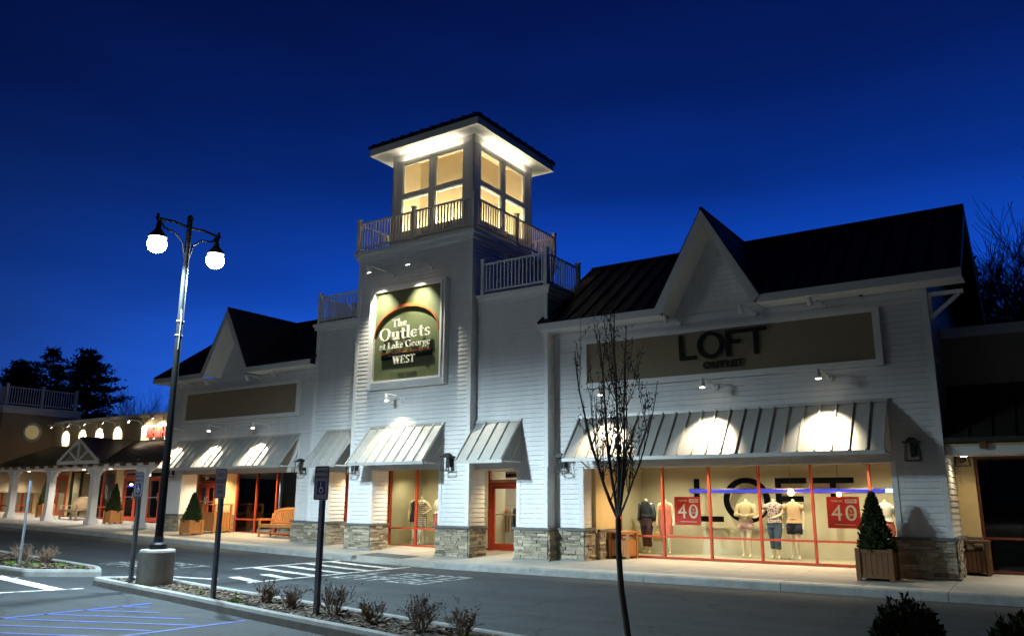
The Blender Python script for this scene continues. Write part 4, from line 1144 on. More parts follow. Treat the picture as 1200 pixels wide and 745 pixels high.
for i, x in enumerate((-7.72,-5.77,-4.17)):
    wall_spot(x, YR-.02, 6.22, .50, ['unlit spotlight above the band at the left foot of the right store gable','unlit spotlight above the band at the right foot of the right store gable','unlit spotlight above the band beside the small camera'][i], on=False, aim=(x-.15,YR-.1,5.6), side=-.2)
for i, x in enumerate((-28.2,-25.85,-23.35)):
    wall_spot(x, YL-.02, 4.26, .55, ['lit spotlight above the left store awning, next to the street lamp pole','lit spotlight above the left store awning, middle of its three','lit spotlight above the left store awning, nearest the tower'][i], energy=420, aim=(x-.05,18.55,3.15), size=74, side=-.25, blend=.9)
for i, x in enumerate((-28.0,-26.4,-24.0,-22.6)):
    wall_spot(x, YL-.02, 6.0, .5, ['unlit spotlight above the blank band, nearest the street lamp pole','unlit spotlight above the blank band, left of the gable foot','unlit spotlight above the blank band, right under the gable','unlit spotlight above the blank band, nearest the tower'][i], on=False, aim=(x-.1,YL-.1,5.4), side=-.25)
for i, x in enumerate((-17.05,-15.45)):
    wall_spot(x, YT-.02, 8.74, .90, ['lit spotlight over the left half of the green entrance sign','lit spotlight over the right half of the green entrance sign'][i], energy=500, aim=(x-.2,YT-.20,6.9), size=72, side=-.25, blend=1.0, color=(1,.97,.76))
wall_spot(-16.45, YT-.02, 4.72, .55, 'lit spotlight between the green entrance sign and the tower awning', energy=125, aim=(-16.45,18.0,3.4), size=100, side=-.2, blend=.8, color=(1,.88,.6))
for i, x in enumerate((-42.05,-40.45,-38.95,-37.35)):
    wall_spot(x-.05, 21.48, 5.20, .80, ['lit wall spotlight nearest the taupe block of the porch building','second lit wall spotlight from the taupe block','third lit wall spotlight from the taupe block','lit wall spotlight nearest the red shop sign on the tan wall'][i], energy=300, aim=(x+.12,21.42,4.80), size=50, side=-.02, blend=.4)
wall_spot(-35.2, 21.48, 5.15, .7, 'lit spotlight at the left end of the red shop sign', energy=90, aim=(-34.4,21.4,4.6), size=90, side=-.2, blend=.7)
wall_spot(-33.6, 21.48, 5.3, .6, 'lit spotlight above the middle of the red shop sign', energy=170, aim=(-33.6,21.4,4.6), size=110, side=0, blend=.7)
wall_spot(-32.0, 21.48, 5.3, .6, 'lit spotlight above the right end of the red shop sign', energy=150, aim=(-32.0,21.4,4.6), size=110, side=0, blend=.7)

# ================================================================== WALL LANTERNS
def lantern(x, y, z):
    t = thing('wall_lantern', 'black wall lantern', 'lantern', (x,y,z), 'black lanterns on the shop piers')
    m = MB(); m.box(x-.07,x+.07,y-.03,y-.001,z-.13,z+.12); m.box(x-.02,x+.02,y-.20,y-.03,z+.10,z+.13); m.build('backplate', M['bronze'], t)
    yc = y-.20; m = MB()
    m.prism([(x-.17,yc-.15,z+.14),(x+.17,yc-.15,z+.14),(x+.17,yc+.15,z+.14),(x-.17,yc+.15,z+.14)], (0,0,.03))
    m.box(x-.10,x+.10,yc-.09,yc+.09,z+.172,z+.225); m.box(x-.06,x+.06,yc-.055,yc+.055,z+.226,z+.255)
    m.build('roof', M['bronze'], t)
    m = MB()
    for sx in (-1,1):
        for sy in (-1,1): m.bar((x+sx*.115,yc+sy*.10,z+.138),(x+sx*.145,yc+sy*.125,z-.22),.018,.018,up=(0,1,0))
    for sy in (-1,1): m.box(x-.155,x+.155,yc+sy*.125-.01,yc+sy*.125+.01,z-.24,z-.22)
    for sx in (-1,1): m.box(x+sx*.145-.01,x+sx*.145+.01,yc-.115,yc+.115,z-.24,z-.22)
    m.build('cage', M['bronze'], t)
    m = MB(); m.lathe((x,yc,z-.16), [(.035,0),(.05,.05),(.05,.26),(.03,.29)], 10); m.build('chimney', M['darkroom'], t)
    return t
lan = lantern(-2.58, YR-.02, 2.84)
for (x,y,z,lb) in ((-11.16,YR-.02,2.74,'black wall lantern on the pier beside the bare street tree, half under the right awning'),(-14.50,YT-.02,2.80,'black wall lantern on the tower pier between the two tower awnings'),(-18.25,YT-.02,2.76,'black wall lantern on the tower pier nearest the left wing'),
    (-21.40,YL-.02,2.84,'black wall lantern between the left store awning and the small wing awning'),(-28.85,YL-.02,2.80,'black wall lantern on the left store corner by the porch')):
    dup(lan, (x,y,z), 0, lb)
lan['label'] = 'black wall lantern on the rightmost clapboard pier above the stone base'
dup(lan, (-1.84,20.86,2.78), 0, 'black wall lantern on the beige wall under the dim right porch')
mb = MB(); mb.tube([(-3.33,YR-.02,6.33),(-3.33,YR-.09,6.33)], .075, 16); sc = thing('security_camera', 'small round white camera under the eave near the right corner', 'camera', (-3.33,YR-.02,6.33))
mb.build('housing', M['trim'], sc); mb = MB(); mb.tube([(-3.33,YR-.092,6.33),(-3.33,YR-.12,6.32)], [.05,.035], 14); mb.build('lens', M['black'], sc)

# ================================================================== WINDOW POSTERS
def poster(x0, x1, z0, z1, label):
    t = thing('sale_poster', label, 'poster', ((x0+x1)/2,20.92,z0), 'red sale posters in the shop window')
    wd = x1-x0; xm = (x0+x1)/2; h = z1-z0
    mb = MB(); mb.box(x0,x1,20.92,20.94,z0,z1); p = mb.build('sheet', M['posterred'], t)
    text('4', 'figure', M['posterwhite'], (x0+wd*.30,20.915,z0+h*.46), h*.72, .003, t)
    text('0', 'figure', M['posterwhite'], (x0+wd*.73,20.915,z0+h*.46), h*.72, .003, t, sx=1.12)
    text('%', 'small_print', M['posterwhite'], (x0+wd*.73,20.912,z0+h*.54), h*.14, .003, t); text('OFF', 'small_print', M['posterwhite'], (x0+wd*.73,20.912,z0+h*.42), h*.12, .003, t)
    text('TAKE AN', 'small_print', M['posterwhite'], (x0+wd*.32,20.915,z0+h*.86), h*.085, .003, t)
    mb = MB(); mb.box(x0+wd*.58,x0+wd*.92,20.912,20.918,z0+h*.80,z0+h*.92); mb.build('tab', M['posterwhite'], t)
    text('EXTRA', 'small_print', M['posterred'], (x0+wd*.75,20.908,z0+h*.86), h*.09, .003, t, bold=.002)
    mb = MB(); mb.box(x0+wd*.22,x0+wd*.84,20.914,20.919,z0+h*.11,z0+h*.125); mb.build('rule', M['posterwhite'], t)
poster(-8.81,-8.08,1.14,1.87,'red 40% off poster between the coral dressed mannequin and the big letter O')
poster(-4.87,-4.12,1.14,1.88,'red 40% off poster behind the clipped shrub, with window lights across it')

# glowing strip added in place of a reflection in the glass, and pendant lights
NE = thing('reflection_strip', 'long blue neon strip added to stand for a reflection across the right shop window', 'reflection strip', (-6,21.1,2.0))
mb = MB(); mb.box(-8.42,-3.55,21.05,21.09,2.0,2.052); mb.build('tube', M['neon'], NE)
mb = MB(); mb.box(-3.54,-2.9,21.05,21.09,1.985,2.065); mb.build('reflection_end', M['glowpale'], NE)
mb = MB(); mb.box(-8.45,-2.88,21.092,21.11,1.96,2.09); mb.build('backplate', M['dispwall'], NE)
for i,(x,z,s_,c_) in enumerate(((-5.72,1.98,.085,'amber glass pendant light near the peach topped mannequin'),(-4.58,1.93,.06,'small amber glass pendant light over the right sale poster'))):
    t = thing('pendant_light', c_, 'pendant light', (x,20.98,z), 'amber pendant lights in the shop window')
    m = MB(); m.tube([(x,20.98,z+s_),(x,20.98,2.78)], .006, 5); m.build('cord', M['black'], t)
    m = MB(); m.lathe((x,20.98,z-s_), [(s_*.3,0),(s_*.85,s_*.4),(s_,s_),(s_*.8,s_*1.6),(s_*.25,s_*2)], 12); m.build('bulb', M['bulb'], t)
OP = thing('hanging_sign', 'small black sign with pale lettering hung inside the glass over the tower door', 'sign', (-14.1,20.9,2.55))
mb = MB(); mb.box(-14.33,-13.87,20.90,20.92,2.44,2.74); mb.build('plate', M['black'], OP)
mb = MB(); mb.ring((-14.23,20.89,2.60),.05,.032,.006); mb.ring((-14.10,20.89,2.60),.05,.032,.006); mb.box(-14.02,-13.99,20.89,20.896,2.55,2.65); mb.box(-13.95,-13.92,20.89,20.896,2.55,2.65); mb.build('lettering', M['cream'], OP)
# ================================================================== MANNEQUINS
def body_mesh(joints, name='mannequin_body'):
    """one skinned surface: joints = {name: (pos, radius)}, edges below"""
    ed = [('pel','spine'),('spine','chest'),('chest','neck0'),('neck0','neck1'),('chest','shl'),('shl','ell'),('ell','wrl'),('wrl','hal'),('chest','shr'),('shr','elr'),('elr','wrr'),('wrr','har'),
          ('pel','hil'),('hil','knl'),('knl','anl'),('anl','tol'),('pel','hir'),('hir','knr'),('knr','anr'),('anr','tor')]
    ks = list(joints); ix = {k:i for i,k in enumerate(ks)}
    me = bpy.data.meshes.new(name)
    me.from_pydata([joints[k][0] for k in ks], [(ix[a],ix[b]) for a,b in ed], [])
    o = bpy.data.objects.new(name, me); col.objects.link(o)
    sk = o.modifiers.new('skin','SKIN'); sk.use_smooth_shade = True
    if not me.skin_vertices: 
        bpy.context.view_layer.objects.active = o
    for i,k in enumerate(ks):
        r = joints[k][1]; me.skin_vertices[0].data[i].radius = (r, r) if not hasattr(r,'__len__') else r
        me.skin_vertices[0].data[i].use_root = (k == 'pel')
    ss = o.modifiers.new('sub','SUBSURF'); ss.levels = 2; ss.render_levels = 2
    dg = bpy.context.evaluated_depsgraph_get(); m2 = bpy.data.meshes.new_from_object(o.evaluated_get(dg))
    bpy.data.objects.remove(o); m2.name = name; m2.shade_smooth()
    m2.materials.clear(); m2.materials.append(M['plastic'])
    return m2
def joints(pose, step=0.0, lean=0.0):
    J = dict(pel=((0,0,.93),.12), spine=((0,-.01,1.10),.10), chest=((lean,0,1.28),.115), neck0=((lean,0,1.42),.05), neck1=((lean,-.01,1.52),.042),
        shl=((lean+.17,0,1.37),.058), shr=((lean-.17,0,1.37),.058),
        hil=((.09,0,.86),.088), knl=((.085,-.03-step,.48),.055), anl=((.09,.03-step*.6,.09),.036), tol=((.10,-.12-step*.6,.03),.030),
        hir=((-.09,0,.86),.088), knr=((-.085,-.02+step,.48),.055), anr=((-.10,.04+step,.09),.036), tor=((-.12,-.10+step,.03),.030))
    down = lambda s: dict(el=((lean+s*.225,.03,1.10),.040), wr=((lean+s*.23,-.03,.87),.028), ha=((lean+s*.22,-.06,.76),.030))
    hip = lambda s: dict(el=((lean+s*.36,.06,1.13),.040), wr=((lean+s*.20,-.08,1.00),.028), ha=((lean+s*.14,-.11,.97),.028))
    fold = lambda s: dict(el=((lean+s*.27,-.04,1.11),.042), wr=((lean+s*.06,-.20,1.08),.030), ha=((lean-s*.05,-.21,1.10),.030))
    reach = lambda s: dict(el=((lean+s*.30,-.02,1.14),.040), wr=((lean+s*.44,-.14,1.05),.028), ha=((lean+s*.52,-.18,1.04),.026))
    P = {'down':(down,down),'hip':(hip,down),'fold':(fold,fold),'reach':(down,reach),'hips':(hip,hip)}[pose]
    for s, sfx, f in ((1,'l',P[0]),(-1,'r',P[1])):
        for k, v in f(s).items(): J[k+sfx] = v
    return J
MESH = {}
def mannequin(x, y, z, label, clothes, pose='down', step=0.03, lean=0.0, rz=0, sc=1.0):
    t = thing('mannequin', label, 'mannequin', (x,y,z), 'dressed headless mannequins in the shop windows', rz)
    t.scale = (sc,sc,sc)
    J = joints(pose, step, lean)
    key = (pose, step, lean)
    if key not in MESH: MESH[key] = body_mesh(J)
    b = bpy.data.objects.new('body', MESH[key]); col.objects.link(b); b.parent = t
    m = MB(); m.lathe((0,.02,0), [(.17,-.012),(.17,0)], 20); m.build('stand', M['nickel'], t, local=True)
    def P(k): return V(J[k][0])
    def sleeves(m, to, r0, r1):
        for s in 'lr':
            a, e_, w_ = P('sh'+s), P('el'+s), P('wr'+s)
            pts = [a+(a-V((0,0,0))).normalized()*0, a.lerp(e_,.5), e_]; rr = [r0+.012, r0, (r0+r1)/2]
            if to == 'long': pts.append(w_.lerp(e_,.12)); rr.append(r1)
            if to == 'short': pts = pts[:2]; rr = rr[:2]
            m.tube(pts, rr, 10)
    for c in clothes:
        kind, mk = c[0], c[1]; m = MB(); l = lean
        if kind == 'top':       # z bottom, flare, sleeve
            zb = c[2]; 
            m.loft([(zb,0,0,.19+c[3],.145+c[3]*.6),(1.0,0,0,.165,.13),(1.12,l*.5,0,.150,.118),(1.25,l,0,.175,.13),(1.34,l,0,.185,.115),(1.41,l,0,.15,.085),(1.45,l,0,.07,.06)], 16, cap=False)
            if c[4]: sleeves(m, c[4], .068, .052)
        if kind == 'dress':
            zb = c[2]
            m.loft([(zb,0,0,.20+c[3],.16+c[3]*.7),(.80,0,0,.20,.155),(.92,0,0,.190,.148),(1.08,l*.4,0,.150,.118),(1.16,l*.6,0,.150,.12),(1.27,l,0,.172,.132),(1.36,l,0,.150,.10),(1.40,l,0,.115,.075)], 16, cap=False)
        if kind == 'skirt':
            m.loft([(c[2],0,0,.19+c[3],.15+c[3]),(.85,0,0,.195,.15),(.98,0,0,.168,.135),(1.03,0,0,.155,.125)], 16, cap=False)
        if kind in ('trousers','shorts'):
            m.loft([(.80,0,0,.185,.14),(.92,0,0,.185,.145),(1.02,0,0,.158,.128)], 16, cap=False)
            for s in 'lr':
                h, k_, a = P('hi'+s), P('kn'+s), P('an'+s)
                if kind == 'trousers': m.tube([h+V((0,0,.02)), h.lerp(k_,.5), k_, k_.lerp(a,c[2])], [.118,.105,.082,.068], 12)
                else: m.tube([h+V((0,0,.02)), h.lerp(k_,c[2])], [.122,.118], 12)
        if kind == 'bag':
            hp = P('ha'+c[2]); m.loft([(hp.z-.40,hp.x,hp.y,.13,.05),(hp.z-.28,hp.x,hp.y,.17,.07),(hp.z-.14,hp.x,hp.y,.10,.05)], 12)
            m.tube([hp+V((-.08,0,-.15)),hp+V((0,0,.0)),hp+V((.08,0,-.15))], .012, 6)
        if kind == 'scarf':
            m.loft([(1.39,l,-.01,.115,.10),(1.43,l,-.01,.13,.115),(1.47,l,-.01,.105,.095)], 14)
        nm = {'top':'top','dress':'dress','skirt':'skirt','trousers':'trousers','shorts':'shorts','bag':'handbag','scarf':'scarf'}[kind]
        m.build(nm, M[mk], t, smooth=True, local=True)
    return t
zf_ = .305
mannequin(-10.02, 21.75, zf_, 'headless mannequin in a denim jacket and cropped plum trousers', [('top','white',1.0,.0,None),('top','denim',1.03,.015,'long'),('trousers','plum',.7)], 'down', .05)
mannequin(-9.42, 21.70, zf_, 'headless mannequin in a sleeveless coral dress holding a straw bag', [('dress','coral',.55,.0),('bag','straw','r')], 'down', .03, rz=R(10))
mannequin(-7.16, 21.75, zf_, 'headless mannequin in a beige jumper and pink shorts with folded arms', [('top','knit',.93,.02,'long'),('shorts','pinkshort',.35)], 'fold', .03, lean=.03)
mannequin(-6.40, 21.75, zf_, 'headless mannequin in a floral blouse and blue jeans beside the big letter F', [('top','floral',.92,.03,'short'),('trousers','jean',.55)], 'reach', .08)
mannequin(-5.88, 21.70, zf_, 'headless mannequin in a peach top and dark shorts under the amber lamp', [('top','peach',.92,.03,'short'),('shorts','navy',.55)], 'reach', .06)
mannequin(-3.70, 21.7, zf_, 'headless mannequin in a white top and coral skirt at the right end of the window', [('top','white',1.0,.01,'short'),('skirt','coral',.62,.0)], 'down', .03)
zt_ = .325
mannequin(-18.00, 21.0, zt_, 'headless mannequin in a short black dress at the left of the tower window', [('dress','dots' if False else 'navy',.72,.0)], 'down', .06, rz=R(25))
mannequin(-17.62, 20.85, zt_, 'headless mannequin in a striped belted dress in the tower window', [('dress','stripe',.60,.01)], 'hip', .03)
mannequin(-17.00, 21.0, zt_, 'headless mannequin in a cream top and coral skirt in the tower window', [('top','white',1.0,.0,None),('skirt','coral',.58,.0)], 'down', .04)
mannequin(-16.42, 21.0, zt_, 'headless mannequin in a black and cream spotted dress at the right of the tower window', [('dress','dots',.62,.04)], 'hips', .04)

# inside of the tower wing shop: counter, rack and till
SC = thing('shop_counter', 'grey shop counter with a till behind the tower door', 'counter', (-14.5,23.2,.26))
mb = MB(); mb.box(-15.3,-14.0,23.0,23.5,.27,1.12); mb.box(-15.34,-13.96,22.96,23.54,1.122,1.16); mb.build('body', M['panel'], SC)
mb = MB(); mb.box(-14.9,-14.6,23.1,23.3,1.162,1.22); mb.box(-14.93,-14.57,23.16,23.20,1.222,1.5); mb.build('till', M['black'], SC)
mb = MB(); mb.box(-14.91,-14.59,23.152,23.158,1.25,1.48); mb.build('screen', M['glowpale'], SC)
CR = thing('clothes_rack', 'steel clothes rack hung with coral and pale garments inside the tower door', 'clothes rack', (-15.0,22.1,.26))
mb = MB()
for s in (-1,1): mb.tube([(-15.0+s*.5,22.1,.28),(-15.0+s*.5,22.1,1.6)], .018, 6); mb.tube([(-15.0+s*.5,21.9,.29),(-15.0+s*.5,22.3,.29)], .018, 6)
mb.tube([(-15.5,22.1,1.6),(-14.5,22.1,1.6)], .018, 6); mb.build('frame', M['nickel'], CR)
for k in range(8):
    m = MB(); x = -15.42+k*.12; m.prism([(x-.012,21.9,1.50),(x-.012,22.3,1.50),(x-.012,22.34,.80-.03*(k%3)),(x-.012,21.86,.80-.03*(k%3))], (.05,0,0)); m.build('garment', M[['coral','white','peach','coral','knit','white','denim','peach'][k]], CR)

# ================================================================== PLANTERS WITH CLIPPED SHRUBS
rl = random.Random(21)
def leafy(mb, n, shape, size, tones=(.6,.8,1,1.2,1.45)):
    for _ in range(n):
        p, out = shape()
        a = rl.uniform(0,6.28); s = size*rl.uniform(.6,1.3)
        d = V((rl.gauss(0,.5),rl.gauss(0,.5),rl.gauss(.5,.5)))+out*.8; d.normalize()
        e = d.cross(V((rl.gauss(0,1),rl.gauss(0,1),rl.gauss(0,1))))
        if e.length < .01: continue
        e.normalize(); mb.cur = rl.choice(tones)
        q = V(p); mb.poly(q-e*s*.35, q+d*s*.5-e*s*.2, q+d*s*1.2, q+d*s*.5+e*s*.35)
    mb.cur = None
def cone_shape(r, h, z0, c=(0,0)):
    ph = rl.uniform(0,6)
    def f():
        t = rl.random()**1.6; a = rl.uniform(0,6.283)
        rr = r*(1-t)**.80*(1+.10*math.sin(3*a+ph+5*t)+.10*math.sin(7*a+19*t+ph)+.07*math.sin(13*a-31*t))*(rl.random()**.22)
        if t < .06: rr *= .8
        o = V((math.cos(a),math.sin(a),.5))
        return (c[0]+rr*math.cos(a), c[1]+rr*math.sin(a), z0+h*t), o
    return f
def planter(x, y, label, w=.66, h=.58, sh=1.25, shr=.40, wood='cedar', rz=0):
    t = thing('planter_box', label, 'planter', (x,y,S(x,y)), 'wooden planters with clipped cone shrubs', rz)
    m = MB(); hw_ = w/2
    for sx in (-1,1):
        for sy in (-1,1): m.box(sx*hw_-.045,sx*hw_+.045,sy*hw_-.045,sy*hw_+.045,0,h+.03)
    n = 5
    for k in range(n):
        a0 = -hw_+.05+k*(w-.10)/n; a1 = a0+(w-.10)/n-.008
        for sy in (-1,1): m.box(a0,a1,sy*hw_-.015,sy*hw_+.015,.06,h-.03)
        for sx in (-1,1): m.box(sx*hw_-.015,sx*hw_+.015,a0,a1,.06,h-.03)
    for sy in (-1,1):
        for z in (.05,h-.06): m.box(-hw_+.046,hw_-.046,sy*hw_-.032,sy*hw_+.032,z,z+.07)
    for sx in (-1,1):
        for z in (.05,h-.06): m.box(sx*hw_-.032,sx*hw_+.032,-hw_+.046,hw_-.046,z,z+.07)
    m.build('box', M[wood], t, local=True)
    m = MB(); m.box(-hw_+.02,hw_-.02,-hw_+.02,hw_-.02,.1,h-.05); m.build('soil', M['mulch'], t, local=True)
    m = MB(); m.loft([(h-.05,0,0,shr*.55,shr*.55),(h+sh*.12,0,0,shr*.66,shr*.66),(h+sh*.35,0,0,shr*.48,shr*.48),(h+sh*.65,0,0,shr*.24,shr*.24),(h+sh*.88,0,0,.01,.01)], 14)
    leafy(m, 6500, cone_shape(shr, sh, h-.05), .056); sh_ = m.build('shrub', M['leaf'], t, local=True)
    m = MB(); m.tube([(0,0,h-.06),(0,0,h+sh*.8)], [.03,.01], 6); m.build('trunk', M['bark'], sh_, local=True)
    return t
planter(-3.40, 18.55, 'dark stained planter with the largest cone shrub, before the right store window', w=.62, h=.60, sh=1.18, shr=.37, wood='darkcedar')
planter(-26.55, 18.55, 'cedar planter with a cone shrub at the left store, beside the lamp pole', w=.50, h=.50, sh=1.0, shr=.32)
planter(-34.05, 19.9, 'cedar planter with a cone shrub under the porch, left of the stone pilaster', w=.48, h=.52, sh=1.15, shr=.30)
planter(-40.4, 20.2, 'cedar planter with a cone shrub deep under the porch near the left doors', w=.50, h=.60, sh=1.3, shr=.33)

# ================================================================== WOODEN LITTER BINS
def bin_(x, y, label, wood='cedar', rz=0, w=.58, h=.98):
    t = thing('litter_bin', label, 'litter bin', (x,y,S(x,y)), 'wooden slatted litter bins', rz)
    m = MB(); hw_ = w/2
    for sx in (-1,1):
        for sy in (-1,1): m.box(sx*hw_-.035,sx*hw_+.035,sy*hw_-.035,sy*hw_+.035,0,h)
    n = 5
    for k in range(n):
        a0 = -hw_+.04+k*(w-.08)/n; a1 = a0+(w-.08)/n-.012
        for sy in (-1,1): m.box(a0,a1,sy*hw_-.012,sy*hw_+.012,.06,h*.74)
        for sx in (-1,1): m.box(sx*hw_-.012,sx*hw_+.012,a0,a1,.06,h*.74)
    m.build('body', M[wood], t, local=True)
    m = MB(); m.box(-hw_-.05,hw_+.05,-hw_-.05,hw_+.05,h,h+.045); m.build('lid', M[wood], t, local=True)
    m = MB(); m.box(-hw_+.04,hw_-.04,-hw_+.04,hw_-.04,.08,h*.72); m.build('liner', M['black'], t, local=True)
    return t
bin_(-26.75, 19.72, 'cedar litter bin between the left store doors and window', w=.72, h=1.0)
bin_(-10.08, 20.35, 'cedar litter bin in the recess left of the right store window', w=.52, h=.66)
bin_(-1.78, 20.45, 'dark wooden litter bin at the far right under the dim porch', wood='darkcedar', w=.5, h=.66)

# ================================================================== BENCHES
def bench(x, y, label, wood='teakred', rz=0, L=1.75):
    t = thing('park_bench', label, 'bench', (x,y,S(x,y)), 'wooden slatted benches', rz)
    h = L/2
    for sx in (-1,1):
        m = MB(); m.box(sx*h-.03,sx*h+.03,-.30,-.24,0,.60); m.build('leg', M[wood], t, local=True)
        m = MB(); m.bar((sx*h,.24,0),(sx*h,.26,.45),.06,.06,up=(0,1,0)); m.bar((sx*h,.26,.45),(sx*h,.34,.82),.06,.05,up=(0,1,0)); m.build('leg', M[wood], t, local=True)
        m = MB(); m.box(sx*h-.04,sx*h+.04,-.34,.30,.605,.64); m.build('armrest', M[wood], t, local=True)
    m = MB()
    for k in range(5): m.box(-h+.032,h-.032,-.30+k*.108,-.30+k*.108+.09,.42,.445)
    m.box(-h+.032,h-.032,-.29,-.26,.34,.415); m.box(-h+.032,h-.032,.22,.25,.34,.415)
    m.build('seat', M[wood], t, local=True)
    m = MB(); n = 17
    top = lambda u: .86+.13*(1-(2*u-1)**2)
    pts = [(-h+.03+(L-.06)*i/12,.35,top(i/12)) for i in range(13)]
    for a, b in zip(pts[:-1], pts[1:]): m.bar(a,b,.035,.08)
    m.bar((-h+.03,.275,.50),(h-.03,.275,.50),.035,.06)
    for k in range(n):
        u = (k+.5)/n; xx = -h+.05+(L-.10)*u; m.bar((xx,.28,.53),(xx,.345,top(u)-.04),.045,.016,up=(0,1,0))
    m.build('backrest', M[wood], t, local=True)
    m = MB(); m.box(-h+.03,h-.03,-.01,.03,.12,.17)
    for sx in (-1,1): m.box(sx*h-.02,sx*h+.02,-.24,.24,.12,.17)
    m.build('stretcher', M[wood], t, local=True)
    return t
bench(-23.15, 19.80, 'orange teak slatted bench with arched back under the left store awning', rz=R(0), L=1.75)
bench(-37.6, 20.1, 'pale weathered slatted bench with arched back under the white porch', wood='teak', rz=R(0), L=1.4)

# ================================================================== STREET LAMP
lx, ly = -14.95, 9.73; lz = .12
SL = thing('street_lamp', 'black twin-headed street lamp, lit, on a round concrete base in the mulch island', 'street lamp', (lx,ly,lz))
mb = MB(); mb.lathe((lx,ly,-.1), [(.335,0),(.335,.83),(.325,.865),(.30,.88),(.05,.885)], 36); mb.build('concrete_base', M['pier'], SL, smooth=False)
mb = MB(); mb.lathe((lx,ly,.785), [(.165,0),(.165,.09),(.14,.12),(.095,.13),(.088,.24)], 4*5); mb.build('base_plate', M['black'], SL)
mb = MB(); mb.tube([(lx,ly,.8),(lx,ly,3.6),(lx,ly,7.62)], [.080,.068,.055], 18); mb.tube([(lx,ly,7.62),(lx,ly,7.70)], [.08,.03], 14)
M['polepaint'] = mat('matte_black_pole', (.005,.0055,.007), rough=.7, spec=.12)
pl = mb.build('pole', M['polepaint'], SL)
mb = MB()
for z in (5.05,5.35): mb.tube([(lx,ly,z),(lx,ly,z+.03)], .078, 14)
mb.tube([(lx+.06,ly-.03,4.75),(lx+.09,ly-.04,5.4),(lx+.07,ly-.04,5.6)], .012, 6)
mb.build('band', M['nickel'], pl)
for s in (-1,1):
    mb = MB(); e = .70
    mb.tube([(lx,ly,7.42),(lx,ly+s*e*.5,7.45),(lx,ly+s*(e+.08),7.42)], .028, 8)
    mb.tube([(lx,ly+s*.05,6.75),(lx,ly+s*.12,7.05),(lx,ly+s*.32,7.22),(lx,ly+s*.58,7.26),(lx,ly+s*.68,7.40)], .020, 8)
    mb.tube([(lx,ly+s*(e+.04),7.36),(lx,ly+s*(e+.04),7.52)], [.02,.03], 8)
    ar = mb.build('arm', M['black'], SL)
    c = (lx,ly+s*e,0)
    mb = MB(); mb.lathe((c[0],c[1],7.00), [(.185,0),(.19,.02),(.15,.08),(.09,.15),(.06,.20),(.05,.32),(.03,.38)], 24); hd = mb.build('lamp_head', M['black'], SL)
    mb = MB(); mb.lathe((c[0],c[1],6.63), [(.02,.06),(.10,.075),(.155,.12),(.185,.19),(.185,.26),(.165,.33),(.15,.368)], 24); mb.build('lens', M['lamp'], hd)
    lamp('SPOT', (c[0],c[1],6.60), 2450, (.66,.89,1.0), (c[0],c[1],0), parent=SL, spot_size=R(172), spot_blend=.55, shadow_soft_size=.10)
# the rest of the car park is lit by lamps of the same kind behind the viewer
def far_lamp(x, y, e, lb, colr=(.72,.87,1.0)):
    t = thing('street_lamp', lb, 'street lamp', (x,y,0))
    mb = MB(); mb.tube([(x,y,0),(x,y,7.6)], [.08,.055], 12); mb.build('pole', M['black'], t)
    mb = MB(); mb.lathe((x,y,7.3), [(.23,0),(.235,.03),(.12,.20),(.03,.50)], 20); hd = mb.build('lamp_head', M['black'], t)
    mb = MB(); mb.lathe((x,y,7.2), [(.02,0),(.17,.06),(.19,.098)], 16); mb.build('lens', M['lamp'], hd)
    lamp('SPOT', (x,y,7.15), e, colr, (x,y,0), parent=t, spot_size=R(178), spot_blend=.45, shadow_soft_size=.12)
far_lamp(-18, -12, 3200, 'black street lamp out in the car park behind the viewer', (.86,.96,1.0))
far_lamp(-36, 1.5, 3000, 'black street lamp at the left of the car park, out of the picture', (1,.93,.84))
far_lamp(2, -34, 14500, 'far black street lamp at the other side of the car park', (1,.91,.85))

